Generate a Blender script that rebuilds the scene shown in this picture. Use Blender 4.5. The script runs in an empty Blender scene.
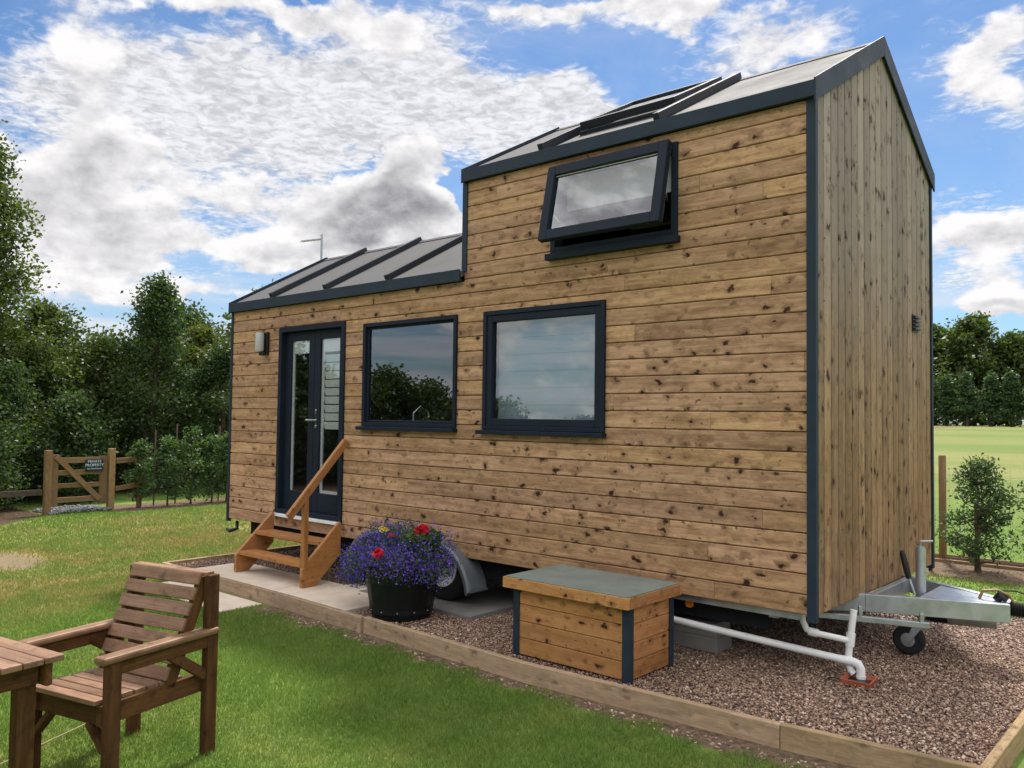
import bpy, math, random
import numpy as np
from mathutils import Vector, Matrix
R = math.radians
random.seed(7)
rng = np.random.default_rng(7)
scene = bpy.context.scene
col = scene.collection

# ------------------------------------------------------------------ camera
F_PX, YAW, PITCH, ROLL = 832.2, -0.71826, 0.04011, 0.0128
CAM = Vector((1.9005, -4.9134, 1.6523))
cd = bpy.data.cameras.new('camera')
cam = bpy.data.objects.new('camera', cd)
col.objects.link(cam)
scene.camera = cam
cd.sensor_width = 36.0
cd.lens = F_PX * 36.0 / 1024.0
cd.clip_end = 3000
d_ = Vector((math.sin(YAW) * math.cos(PITCH), math.cos(YAW) * math.cos(PITCH), math.sin(PITCH)))
r_ = Vector((math.cos(YAW), -math.sin(YAW), 0))
u_ = r_.cross(d_)
r2 = math.cos(ROLL) * r_ + math.sin(ROLL) * u_
u2 = -math.sin(ROLL) * r_ + math.cos(ROLL) * u_
cam.matrix_world = Matrix(((r2.x, u2.x, -d_.x, CAM.x), (r2.y, u2.y, -d_.y, CAM.y), (r2.z, u2.z, -d_.z, CAM.z), (0, 0, 0, 1)))

# ------------------------------------------------------------------ exposure
scene.view_settings.view_transform = 'Standard'
scene.view_settings.look = 'None'
scene.view_settings.exposure = 1.0
scene.view_settings.gamma = 1.0
scene.render.engine = 'CYCLES'
scene.cycles.use_denoising = True
scene.cycles.max_bounces = 8
scene.cycles.transparent_max_bounces = 12

# ------------------------------------------------------------------ sun
SUN_AZ, SUN_EL = R(-24), R(57)       # azimuth clockwise from +Y: the sun stands behind the house
sd = bpy.data.lights.new('sun', 'SUN')
sd.energy = 3.3
sd.angle = R(6.0)
sd.color = (1.0, 0.94, 0.86)
so = bpy.data.objects.new('sun', sd)
col.objects.link(so)
tosun = Vector((math.sin(SUN_AZ) * math.cos(SUN_EL), math.cos(SUN_AZ) * math.cos(SUN_EL), math.sin(SUN_EL)))
so.rotation_euler = tosun.to_track_quat('Z', 'Y').to_euler()
so.location = tosun * 40


# ------------------------------------------------------------------ node helpers
class NT:
    def __init__(s, tree):
        s.t = tree; s.n = tree.nodes; s.l = tree.links
    def new(s, typ, **kw):
        n = s.n.new(typ)
        for k, v in kw.items():
            setattr(n, k, v)
        return n
    def put(s, sock, v):
        if hasattr(v, 'is_linked') or isinstance(v, bpy.types.NodeSocket):
            s.l.new(v, sock)
        else:
            sock.default_value = v
    def m(s, op, a, b=None, c=None, clamp=False):
        n = s.new('ShaderNodeMath', operation=op, use_clamp=clamp)
        s.put(n.inputs[0], a)
        if b is not None: s.put(n.inputs[1], b)
        if c is not None: s.put(n.inputs[2], c)
        return n.outputs[0]
    def sep(s, v):
        n = s.new('ShaderNodeSeparateXYZ'); s.put(n.inputs[0], v); return n.outputs
    def comb(s, x, y, z):
        n = s.new('ShaderNodeCombineXYZ')
        s.put(n.inputs[0], x); s.put(n.inputs[1], y); s.put(n.inputs[2], z)
        return n.outputs[0]
    def noise(s, v, scale=1.0, detail=3.0, rough=0.5, dist=0.0):
        n = s.new('ShaderNodeTexNoise')
        s.put(n.inputs['Vector'], v)
        n.inputs['Scale'].default_value = scale; n.inputs['Detail'].default_value = detail
        n.inputs['Roughness'].default_value = rough; n.inputs['Distortion'].default_value = dist
        return n.outputs['Fac']
    def vor(s, v, scale=1.0, rnd=1.0, feature='F1'):
        n = s.new('ShaderNodeTexVoronoi', feature=feature)
        s.put(n.inputs['Vector'], v)
        n.inputs['Scale'].default_value = scale; n.inputs['Randomness'].default_value = rnd
        return n.outputs
    def ramp(s, f, lo, hi, a=0.0, b=1.0):
        n = s.new('ShaderNodeMapRange', interpolation_type='SMOOTHSTEP')
        s.put(n.inputs['Value'], f)
        n.inputs['From Min'].default_value = lo; n.inputs['From Max'].default_value = hi
        n.inputs['To Min'].default_value = a; n.inputs['To Max'].default_value = b
        return n.outputs[0]
    def mix(s, f, a, b, typ='MIX'):
        n = s.new('ShaderNodeMix', data_type='RGBA', blend_type=typ)
        s.put(n.inputs[0], f)
        for i, v in ((6, a), (7, b)):
            if isinstance(v, (tuple, list)) and len(v) == 3: v = (*v, 1)
            s.put(n.inputs[i], v)
        return n.outputs[2]
    def grad(s, f, stops):
        n = s.new('ShaderNodeValToRGB')
        e = n.color_ramp.elements
        while len(e) < len(stops): e.new(0.5)
        for i, (p, c) in enumerate(stops):
            e[i].position = p; e[i].color = (*c, 1)
        s.put(n.inputs[0], f)
        return n.outputs[0]
    def scale(s, v, k):
        n = s.new('ShaderNodeVectorMath', operation='MULTIPLY')
        s.put(n.inputs[0], v); n.inputs[1].default_value = k
        return n.outputs[0]
    def bump(s, h, strength=0.3, dist=0.01):
        n = s.new('ShaderNodeBump')
        s.put(n.inputs['Height'], h); n.inputs['Strength'].default_value = strength; n.inputs['Distance'].default_value = dist
        return n.outputs[0]


# ------------------------------------------------------------------ sky: Nishita plus procedural clouds
world = bpy.data.worlds.new('World'); scene.world = world; world.use_nodes = True
wt = NT(world.node_tree); wt.n.clear()
sky = wt.new('ShaderNodeTexSky', sky_type='NISHITA')
sky.sun_disc = False; sky.sun_elevation = SUN_EL; sky.sun_rotation = SUN_AZ
sky.altitude = 50; sky.air_density = 1.0; sky.dust_density = 0.6; sky.ozone_density = 2.0
tc = wt.new('ShaderNodeTexCoord').outputs['Generated']
dx, dy, dz = wt.sep(tc)
az0 = wt.m('MULTIPLY', wt.m('ARCTAN2', dx, dy), 57.2958)
el0 = wt.m('MULTIPLY', wt.m('ARCSINE', wt.m('MINIMUM', wt.m('MAXIMUM', dz, -1.0), 1.0)), 57.2958)
dirv = wt.comb(dx, dy, wt.m('MULTIPLY', dz, 1.7))
w1 = wt.noise(dirv, 7.0, 4, 0.55)
w2 = wt.noise(wt.comb(wt.m('ADD', dx, 5.0), dy, wt.m('MULTIPLY', dz, 1.7)), 7.0, 4, 0.55)
az = wt.m('ADD', az0, wt.m('MULTIPLY', wt.m('SUBTRACT', w1, 0.5), 12.0))
el = wt.m('ADD', el0, wt.m('MULTIPLY', wt.m('SUBTRACT', w2, 0.5), 9.0))
def blobs(L, a=az, e=el):
    tot = None
    for (A, E, sa, se, w) in L:
        q = wt.m('ADD', wt.m('POWER', wt.m('DIVIDE', wt.m('SUBTRACT', a, A), sa), 2.0),
                 wt.m('POWER', wt.m('DIVIDE', wt.m('SUBTRACT', e, E), se), 2.0))
        g = wt.m('MULTIPLY', wt.m('EXPONENT', wt.m('MULTIPLY', q, -1.0)), w)
        tot = g if tot is None else wt.m('ADD', tot, g)
    return tot
CUM = [(-70, 8.0, 6.0, 1.5, .62), (-62, 7.6, 4.5, 1.0, .5), (-70.6, 13.2, 4.2, 3.6, 1), (-66.8, 16.0, 2.9, 2.3, .8), (-55.7, 14.3, 8.0, 2.4, 1), (-48.4, 13.6, 5.5, 2.8, 1), (-47.3, 17.0, 2.6, 1.6, .8),
       (-68.7, 21.4, 4.6, 3.0, .9), (-49.2, 24.0, 4.5, 2.3, .9), (-59.2, 25.2, 8.6, 1.4, .9), (-64.9, 10.6, 8.0, 1.7, .8), (-52.4, 11.1, 8.2, 1.4, .8),
       (-10.3, 20.9, 2.7, 2.9, .9), (-12.0, 11.3, 3.6, 3.0, .9), (-10.7, 7.3, 4.5, 0.9, .8), (-22.7, 24.4, 4.5, 1.9, .75), (-30.8, 26.2, 3.3, 1.4, .6), (-37.4, 26.8, 5.5, 0.8, .7)]
HOLE = [(-60.2, 22.0, 2.0, 0.8, .7), (-71.5, 18.9, 1.8, 1.0, .6), (-57.0, 17.3, 6.0, 0.8, .6), (-38.1, 23.9, 5.5, 1.6, .9), (-44.8, 15.6, 1.3, 2.8, .8),
        (-12.7, 15.4, 3.0, 1.5, .8), (-30, 22.5, 5, 1.5, .5)]
SHEET = [(-37, 26.6, 7, 1.5, .75), (-23.5, 24.2, 6, 2.3, .75), (-10.5, 20.5, 3.6, 3.4, .85), (-12, 10.5, 4.0, 4.0, .7), (-64, 12, 10, 5, .55), (-52, 24.5, 9, 2.2, .6), (-66.9, 18.5, 9.7, 3.4, .9), (-53.9, 20.0, 10.0, 3.2, 1.1), (-43.2, 20.4, 7.5, 2.2, 1.1), (-36.6, 20.0, 4.0, 1.2, .9)]
# generic broken cloud for the rest of the sky (seen in the windows)
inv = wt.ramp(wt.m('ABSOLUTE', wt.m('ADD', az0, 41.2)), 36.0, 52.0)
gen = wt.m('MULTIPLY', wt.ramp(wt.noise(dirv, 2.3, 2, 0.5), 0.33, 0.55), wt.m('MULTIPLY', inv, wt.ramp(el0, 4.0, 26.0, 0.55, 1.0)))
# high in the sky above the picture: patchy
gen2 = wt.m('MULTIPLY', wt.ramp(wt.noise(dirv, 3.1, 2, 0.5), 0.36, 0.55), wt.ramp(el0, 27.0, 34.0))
detail = wt.noise(dirv, 12.0, 9, 0.60)
detail_s = wt.noise(wt.comb(dx, dy, wt.m('ADD', wt.m('MULTIPLY', dz, 1.7), 0.02)), 12.0, 7, 0.58)
detail_b = wt.noise(dirv, 12.0, 7, 0.58)
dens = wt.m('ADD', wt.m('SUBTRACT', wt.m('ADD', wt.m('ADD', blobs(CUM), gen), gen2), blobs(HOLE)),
            wt.m('MULTIPLY', wt.m('SUBTRACT', detail, 0.5), 1.9))
cum_a = wt.ramp(dens, 0.34, 0.66)
thick = wt.ramp(dens, 0.78, 1.6)
lit = wt.m('SUBTRACT', detail_b, detail_s)            # rim light from above
shade = wt.m('ADD', wt.m('MULTIPLY', thick, -0.50), wt.m('MULTIPLY', lit, 1.6))
cv = wt.m('ADD', 0.90, shade)
cv = wt.m('MINIMUM', wt.m('MAXIMUM', cv, 0.30), 1.0)
cum_c = wt.comb(cv, wt.m('MULTIPLY', cv, 0.985), wt.m('ADD', wt.m('MULTIPLY', cv, 0.96), 0.035))
# rippled high sheet, projected on a cloud plane
pk = wt.m('DIVIDE', 1.0, wt.m('MAXIMUM', wt.m('ADD', dz, 0.04), 0.05))
pv = wt.comb(wt.m('MULTIPLY', dx, pk), wt.m('MULTIPLY', dy, pk), 0.0)
rip = wt.m('ADD', wt.m('MULTIPLY', wt.noise(pv, 22.0, 4, 0.6, 0.6), 0.6), wt.m('MULTIPLY', wt.noise(pv, 6.0, 4, 0.6, 0.4), 0.4))
rip2 = wt.noise(pv, 2.2, 3, 0.5)
she = wt.m('ADD', blobs(SHEET), wt.m('ADD', wt.m('MULTIPLY', wt.m('SUBTRACT', rip, 0.5), 1.5), wt.m('MULTIPLY', wt.m('SUBTRACT', rip2, 0.5), 0.7)))
sheet_a = wt.m('MULTIPLY', wt.ramp(she, 0.28, 0.85), 0.93)
sv = wt.ramp(rip, 0.36, 0.62, 0.62, 0.97)
sheet_c = wt.comb(sv, sv, wt.m('MULTIPLY', sv, 1.02))
# thin veil and low streaks towards the horizon
streak = wt.noise(wt.comb(dx, dy, wt.m('MULTIPLY', dz, 14.0)), 3.0, 4, 0.55)
veil_a = wt.m('ADD', wt.m('MULTIPLY', wt.ramp(streak, 0.36, 0.62), wt.ramp(el0, 11.5, 5.0, 0.0, 0.95)),
              wt.m('MULTIPLY', wt.ramp(wt.noise(dirv, 3.3, 5, 0.65, 0.6), 0.38, 0.85), 0.38), clamp=True)
bg_sky = wt.new('ShaderNodeBackground'); wt.put(bg_sky.inputs[0], wt.mix(1.0, sky.outputs[0], wt.mix(wt.ramp(el0, 10.0, 30.0), (0.72, 0.90, 1.06), (0.54, 0.78, 1.02)), 'MULTIPLY')); bg_sky.inputs[1].default_value = 0.058
def mixbg(fac, sh, colr, st):
    b = wt.new('ShaderNodeBackground'); wt.put(b.inputs[0], colr); b.inputs[1].default_value = st
    mx = wt.new('ShaderNodeMixShader'); wt.put(mx.inputs[0], fac); wt.l.new(sh, mx.inputs[1]); wt.l.new(b.outputs[0], mx.inputs[2])
    return mx.outputs[0]
sh = mixbg(veil_a, bg_sky.outputs[0], (0.80, 0.86, 0.95, 1), 0.47)
sh = mixbg(sheet_a, sh, sheet_c, 0.50)
# unseen clouds overhead and behind the camera, brightened as added fill for the facade
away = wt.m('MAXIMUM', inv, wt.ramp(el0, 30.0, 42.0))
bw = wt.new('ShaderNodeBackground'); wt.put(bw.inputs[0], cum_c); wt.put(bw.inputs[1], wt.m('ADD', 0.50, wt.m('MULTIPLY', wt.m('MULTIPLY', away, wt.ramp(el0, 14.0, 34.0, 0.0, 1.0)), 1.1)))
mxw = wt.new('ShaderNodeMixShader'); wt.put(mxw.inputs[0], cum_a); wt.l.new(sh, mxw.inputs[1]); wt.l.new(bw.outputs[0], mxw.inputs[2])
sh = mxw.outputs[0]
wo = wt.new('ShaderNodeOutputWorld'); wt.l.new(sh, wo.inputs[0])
world.cycles.sampling_method = 'MANUAL'; world.cycles.sample_map_resolution = 512


# ------------------------------------------------------------------ materials
def newmat(name):
    m = bpy.data.materials.new(name); m.use_nodes = True
    t = NT(m.node_tree)
    return m, t, t.n['Principled BSDF']

def plain(name, c, rough=0.5, metal=0.0, var=0.12, sc=6.0, bump=0.0, dirt=None, spec=0.3):
    m, t, b = newmat(name); b.inputs['Specular IOR Level'].default_value = spec
    v = t.new('ShaderNodeTexCoord').outputs['Object']
    n = t.noise(v, sc, 5, 0.6)
    k = t.ramp(n, 0.3, 0.7, 1 - var, 1 + var)
    cc = t.mix(1.0, c, t.comb(k, k, k), 'MULTIPLY')
    if dirt:
        cc = t.mix(t.ramp(t.noise(v, sc * .5, 6, 0.7), 0.5, 0.72, 0, dirt[1]), cc, dirt[0])
    t.put(b.inputs['Base Color'], cc)
    b.inputs['Metallic'].default_value = metal
    t.put(b.inputs['Roughness'], t.ramp(n, 0.2, 0.8, max(rough - .08, .02), min(rough + .1, 1)))
    if bump: t.l.new(t.bump(t.noise(v, sc * 12, 4, 0.6), bump, 0.003), b.inputs['Normal'])
    return m

def wood(name, light, dark, axis=0, knots=1.0, knot_col=(0.040, 0.016, 0.008), var=0.28, rough=0.62, grey=None, stain=0.0, gscale=1.0):
    """timber with grain along a local axis; rnd is a per-board attribute"""
    m, t, b = newmat(name)
    v = t.new('ShaderNodeTexCoord').outputs['Object']
    at = t.new('ShaderNodeAttribute'); at.attribute_name = 'rnd'
    rn = at.outputs['Fac']
    s = t.sep(v)
    L = s[axis]; A, B = [s[i] for i in range(3) if i != axis]
    off = t.m('MULTIPLY', rn, 57.0)
    kv = t.comb(t.m('ADD', t.m('MULTIPLY', L, 8.6 * gscale), off), t.m('ADD', t.m('MULTIPLY', A, 12.0 * gscale), off), t.m('ADD', t.m('MULTIPLY', B, 12.0 * gscale), t.m('MULTIPLY', rn, 23.0)))
    warp = t.noise(kv, 2.6, 3, 0.6)
    wn = t.new('ShaderNodeTexNoise'); t.put(wn.inputs['Vector'], kv); wn.inputs['Scale'].default_value = 1.7; wn.inputs['Detail'].default_value = 3.0
    wv = t.new('ShaderNodeVectorMath', operation='MULTIPLY_ADD'); t.put(wv.inputs[0], wn.outputs['Color']); wv.inputs[1].default_value = (0.9, 0.9, 0.9); t.put(wv.inputs[2], kv)
    sv_ = t.new('ShaderNodeVectorMath', operation='MULTIPLY'); t.put(sv_.inputs[0], wv.outputs[0]); sv_.inputs[1].default_value = (1.7, 1.5, 1.5)
    vo2 = t.vor(sv_.outputs[0], 1.0, 1.0)
    kr2 = t.ramp(t.sep(vo2['Color'])[1], 0.30, 1.0, -0.06, 0.18)
    kn2 = t.m('MULTIPLY', t.ramp(t.m('SUBTRACT', vo2['Distance'], kr2), 0.06, -0.03), 0.8 * knots)
    vo = t.vor(wv.outputs[0], 1.0, 1.0)
    vc = t.sep(vo['Color'])
    kr = t.ramp(vc[0], 0.0, 1.0, -0.05, 0.21)
    dd = t.m('SUBTRACT', t.m('ADD', vo['Distance'], t.m('MULTIPLY', t.m('SUBTRACT', warp, 0.5), 0.42)), kr)
    knot = t.m('MULTIPLY', t.ramp(dd, 0.06, -0.04), knots)
    g0 = t.noise(t.comb(t.m('ADD', t.m('MULTIPLY', L, 7.0), off), t.m('MULTIPLY', A, 14.0), t.m('ADD', t.m('MULTIPLY', B, 14.0), off)), 1.0, 5, 0.7, 0.8)
    halo = t.m('MULTIPLY', t.m('MULTIPLY', t.ramp(dd, 0.40, 0.0), t.ramp(g0, 0.38, 0.62, 0.1, 1.0)), 0.9 * knots)
    bend = t.m('MULTIPLY', t.ramp(dd, 0.5, 0.0), 0.5)
    gv = t.comb(t.m('ADD', t.m('MULTIPLY', L, 1.3), off), t.m('ADD', t.m('MULTIPLY', A, 26.0), t.m('ADD', bend, off)), t.m('ADD', t.m('MULTIPLY', B, 26.0), bend))
    g = t.noise(gv, 1.0, 5, 0.62, 0.6)
    fine = t.noise(t.comb(t.m('MULTIPLY', L, 5.0), t.m('MULTIPLY', A, 160.0), t.m('ADD', t.m('MULTIPLY', B, 160.0), off)), 1.0, 3, 0.6)
    c = t.mix(t.m('ADD', t.m('MULTIPLY', t.ramp(g, 0.30, 0.70), 0.62), t.m('MULTIPLY', t.ramp(g0, 0.32, 0.62), 0.38)), dark, light)
    c = t.mix(t.ramp(fine, 0.45, 0.75, 0, 0.35), c, tuple(x * .62 for x in dark))
    k = t.ramp(rn, 0.0, 1.0, 1 - var, 1 + var)
    hue = t.noise(t.comb(t.m('MULTIPLY', rn, 91.0), 0.3, 0.7), 1.0, 1)
    c = t.mix(1.0, c, t.comb(t.m('MULTIPLY', k, 1.02), k, t.m('MULTIPLY', k, t.ramp(hue, 0.3, 0.7, 0.90, 1.06))), 'MULTIPLY')
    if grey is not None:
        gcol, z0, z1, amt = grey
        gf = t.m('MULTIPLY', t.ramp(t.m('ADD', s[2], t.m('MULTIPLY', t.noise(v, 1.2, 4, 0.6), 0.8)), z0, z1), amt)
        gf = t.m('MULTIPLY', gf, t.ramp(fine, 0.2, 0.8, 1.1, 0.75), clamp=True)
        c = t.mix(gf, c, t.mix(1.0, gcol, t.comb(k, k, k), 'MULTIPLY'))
    if stain:
        c = t.mix(t.m('MULTIPLY', t.ramp(t.noise(t.comb(t.m('MULTIPLY', L, 1.0), t.m('MULTIPLY', A, 3.0), t.m('ADD', t.m('MULTIPLY', B, 5.0), off)), 1.5, 5, 0.65), 0.52, 0.74), stain), c, tuple(x * .5 for x in dark))
    c = t.mix(halo, c, tuple(x * .62 for x in dark))
    c = t.mix(kn2, c, tuple(x * .45 for x in dark))
    c = t.mix(knot, c, knot_col)
    t.put(b.inputs['Base Color'], c)
    t.put(b.inputs['Roughness'], t.ramp(fine, 0.3, 0.7, rough - .07, rough + .12))
    b.inputs['Specular IOR Level'].default_value = 0.18
    t.l.new(t.bump(t.m('ADD', fine, t.m('MULTIPLY', knot, 0.6)), 0.35, 0.0018), b.inputs['Normal'])
    return m

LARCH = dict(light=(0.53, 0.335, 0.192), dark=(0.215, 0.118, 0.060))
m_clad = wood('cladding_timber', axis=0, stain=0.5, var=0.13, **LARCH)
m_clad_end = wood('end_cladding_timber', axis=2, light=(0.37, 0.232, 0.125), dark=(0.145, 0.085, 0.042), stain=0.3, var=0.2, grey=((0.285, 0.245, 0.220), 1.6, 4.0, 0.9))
m_clad_y = wood('gable_cladding_timber', axis=1, stain=0.35, var=0.2, **LARCH)
m_box = wood('box_timber', axis=0, gscale=1.3, light=(0.47, 0.245, 0.09), dark=(0.30, 0.135, 0.045), stain=0.25, var=0.15)
m_boxy = wood('box_side_timber', axis=1, gscale=1.3, light=(0.45, 0.22, 0.085), dark=(0.27, 0.115, 0.042), stain=0.3, var=0.15)
m_step = wood('oiled_step_timber', axis=0, light=(0.43, 0.205, 0.075), dark=(0.28, 0.120, 0.040), knots=0.6, var=0.08, rough=0.5)
m_sleeper = wood('sleeper_timber', axis=0, light=(0.40, 0.29, 0.175), dark=(0.22, 0.155, 0.09), knots=0.4, var=0.14, stain=0.45, rough=0.8)
m_brown = wood('brown_garden_timber', axis=0, light=(0.125, 0.057, 0.020), dark=(0.052, 0.023, 0.008), knots=0.5, var=0.15, rough=0.75, knot_col=(0.03, .012, .006))
m_top = wood('sky_lit_top_timber', axis=0, light=(0.25, 0.152, 0.092), dark=(0.13, 0.073, 0.042), knots=0.45, var=0.16, rough=0.45)  # upper-face boards: skylight put into a paler copy of the brown timber
m_gate = wood('gate_timber', axis=0, light=(0.215, 0.140, 0.068), dark=(0.13, 0.080, 0.036), knots=0.3, var=0.15, stain=0.3)
m_post = wood('fence_post_timber', axis=2, light=(0.27, 0.175, 0.088), dark=(0.17, 0.105, 0.05), knots=0.3, var=0.15, stain=0.3)
m_navy = plain('dark_blue_grey_aluminium', (0.0115, 0.0175, 0.028), 0.5, 0.0, 0.10, 3.0, spec=0.12)
m_trim = plain('slate_grey_trim', (0.021, 0.033, 0.048), 0.5, 0.0, 0.14, 4.0, spec=0.15)
m_gap = plain('black_membrane', (0.012, 0.011, 0.010), 0.9)
m_roof = plain('grey_roof_membrane', (0.066, 0.065, 0.065), 0.8, 0.0, 0.16, 2.0, bump=0.25, dirt=((0.052, 0.052, 0.048), 0.6))
m_rib = plain('dark_roof_batten', (0.020, 0.023, 0.030), 0.6, 0.0, 0.15, 5.0)
m_galv = plain('galvanised_steel', (0.42, 0.45, 0.47), 0.42, 0.75, 0.16, 9.0, dirt=((0.24, 0.25, 0.25), 0.7))
m_mud = plain('grey_plastic_mudguard', (0.17, 0.19, 0.205), 0.35, 0.3, 0.08, 4.0)
m_dark = plain('dark_underframe', (0.02, 0.02, 0.02), 0.8)
m_tyre = plain('tyre_rubber', (0.018, 0.018, 0.018), 0.75, 0, 0.15, 20, bump=0.4)
m_black = plain('black_plastic', (0.014, 0.014, 0.015), 0.4, 0, 0.15, 8)
m_white = plain('white_plastic', (0.74, 0.74, 0.72), 0.35, 0, 0.05, 5, dirt=((0.5, 0.48, 0.44), 0.35))
m_blind = plain('white_blind', (0.66, 0.67, 0.66), 0.6, 0, 0.04, 3)
m_lining = plain('interior_lining', (0.20, 0.18, 0.15), 0.8, 0, 0.1, 2)
m_felt = plain('green_grey_felt', (0.17, 0.195, 0.165), 0.95, 0, 0.14, 5.0, bump=0.8, dirt=((0.10, 0.12, 0.085), 0.6))
m_conc = plain('concrete', (0.22, 0.21, 0.19), 0.9, 0, 0.12, 5, bump=0.5, dirt=((0.24, 0.22, 0.19), 0.6))  # tone lowered for grime and for the shade under the house
m_slab = plain('buff_paving', (0.64, 0.54, 0.42), 0.85, 0, 0.13, 3.0, bump=0.4, dirt=((0.30, 0.25, 0.19), 0.6))
m_tub = plain('black_plastic_tub', (0.006, 0.008, 0.008), 0.34, 0, 0.2, 6, bump=0.3)
m_chrome = plain('polished_steel', (0.7, 0.7, 0.7), 0.18, 1.0, 0.05, 5)
m_terra = plain('terracotta_plastic', (0.32, 0.085, 0.04), 0.5, 0, 0.12, 8)
m_terra_dull = plain('pale_cord', (.26, .22, .13), .8)
m_orange = plain('amber_lens', (0.6, 0.16, 0.02), 0.25)
m_gold = plain('ochre_cable_sleeve', (0.26, 0.17, 0.05), 0.5)
m_signw = plain('white_sign_lettering', (0.55, 0.62, 0.66), 0.5)
m_bark = plain('bark', (0.075, 0.055, 0.038), 0.95, 0, 0.3, 14, bump=0.6)
m_wire = plain('green_coated_wire', (0.07, 0.12, 0.08), 0.5)
m_slate = plain('slate_chippings', (0.16, 0.165, 0.175), 0.8, 0, 0.4, 30, bump=0.6)

def sheet(x0, x1, y, z0, z1): return MB().add([(x0, y, z0), (x1, y, z0), (x1, y, z1), (x0, y, z1)], [(0, 1, 2, 3)], .5)
def glass(name, refl=.2, tint=(0.9, 0.95, 0.95)):
    m = bpy.data.materials.new(name); m.use_nodes = True
    t = NT(m.node_tree); t.n.clear()
    lw = t.new('ShaderNodeLayerWeight'); lw.inputs['Blend'].default_value = 0.5
    fac = t.m('ADD', refl, t.m('MULTIPLY', t.m('POWER', lw.outputs['Facing'], 3.2), 1.0 - refl))
    tr = t.new('ShaderNodeBsdfTransparent'); tr.inputs[0].default_value = (*tint, 1)
    gl = t.new('ShaderNodeBsdfGlossy'); gl.inputs['Roughness'].default_value = 0.0
    mx = t.new('ShaderNodeMixShader')
    t.put(mx.inputs[0], fac); t.l.new(tr.outputs[0], mx.inputs[1]); t.l.new(gl.outputs[0], mx.inputs[2])
    o = t.new('ShaderNodeOutputMaterial'); t.l.new(mx.outputs[0], o.inputs[0])
    return m
m_glass = glass('double_glazing', 0.25, (0.86, 0.90, 0.90))

def leafmat(name, stops, trans=0.35, rough=0.5):
    m = bpy.data.materials.new(name); m.use_nodes = True
    t = NT(m.node_tree); t.n.clear()
    at = t.new('ShaderNodeAttribute'); at.attribute_name = 'rnd'
    v = t.new('ShaderNodeTexCoord').outputs['Object']
    f = t.m('ADD', t.m('MULTIPLY', at.outputs['Fac'], 0.65), t.m('MULTIPLY', t.noise(v, 1.6, 3, 0.6), 0.4), clamp=True)
    c = t.grad(f, stops)
    d = t.new('ShaderNodeBsdfPrincipled'); t.put(d.inputs['Base Color'], c); d.inputs['Roughness'].default_value = rough
    d.inputs['Specular IOR Level'].default_value = 0.35
    tl = t.new('ShaderNodeBsdfTranslucent'); t.put(tl.inputs[0], t.mix(1.0, c, (1.35, 1.5, 0.5), 'MULTIPLY'))
    mx = t.new('ShaderNodeMixShader'); mx.inputs[0].default_value = trans
    t.l.new(d.outputs[0], mx.inputs[1]); t.l.new(tl.outputs[0], mx.inputs[2])
    o = t.new('ShaderNodeOutputMaterial'); t.l.new(mx.outputs[0], o.inputs[0])
    return m
m_leaf = leafmat('mixed_green_leaves', [(0.0, (0.026, 0.045, 0.012)), (0.5, (0.060, 0.090, 0.024)), (1.0, (0.135, 0.165, 0.045))], 0.4)
m_leaf_dark = leafmat('dark_green_leaves', [(0.0, (0.017, 0.036, 0.012)), (0.5, (0.040, 0.074, 0.024)), (1.0, (0.090, 0.130, 0.045))], 0.38)
m_leaf_yel = leafmat('yellowish_leaves', [(0.0, (0.040, 0.056, 0.012)), (0.5, (0.085, 0.105, 0.020)), (1.0, (0.160, 0.160, 0.035))])
m_leaf_con = leafmat('conifer_sprays', [(0.0, (0.022, 0.050, 0.018)), (0.5, (0.050, 0.098, 0.035)), (1.0, (0.12, 0.175, 0.07))], 0.25)
m_leaf_shrub = leafmat('glossy_shrub_leaves', [(0.0, (0.026, 0.060, 0.020)), (0.5, (0.055, 0.105, 0.038)), (1.0, (0.17, 0.23, 0.09))], 0.4, 0.45)
m_lob = leafmat('violet_petals', [(0.0, (0.045, 0.014, 0.28)), (0.45, (0.095, 0.032, 0.52)), (0.8, (0.19, 0.075, 0.65)), (1.0, (0.45, 0.42, 0.75))], 0.15)
m_red = leafmat('red_petals', [(0.0, (0.35, 0.005, 0.02)), (1.0, (0.75, 0.015, 0.05))], 0.1)
m_yellow = leafmat('yellow_petals', [(0.0, (0.65, 0.42, 0.02)), (1.0, (0.85, 0.75, 0.12))], 0.1)

def lawn_color(t, v, blade=None):
    """turf colour from world position: green with dry, yellowish drifts"""
    big = t.noise(v, 0.55, 4, 0.6, 0.3)
    mid = t.noise(v, 2.6, 4, 0.6)
    fine = t.noise(v, 28.0, 3, 0.6)
    s = t.sep(v)
    c = t.grad(t.m('ADD', t.m('MULTIPLY', mid, 0.6), t.m('MULTIPLY', fine, 0.4)),
               [(0.25, (0.095, 0.178, 0.033)), (0.5, (0.155, 0.245, 0.048)), (0.75, (0.225, 0.310, 0.075))])
    dry = t.mix(t.ramp(fine, .35, .65), (0.24, 0.215, 0.068), (0.36, 0.285, 0.125))
    # the drier ground lies west of the chair and in small patches elsewhere
    west = t.m('MULTIPLY', t.ramp(s[0], -4.8, -6.6), t.ramp(s[0], -12.0, -10.2))
    df = t.m('MULTIPLY', t.ramp(t.m('ADD', big, t.m('MULTIPLY', t.m('SUBTRACT', mid, 0.5), 0.6)), 0.42, 0.66), t.m('ADD', 0.18, t.m('MULTIPLY', west, 0.48)))
    df = t.m('ADD', df, t.m('MULTIPLY', west, 0.26), clamp=True)
    return t.mix(df, c, dry), fine, s, mid

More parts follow.
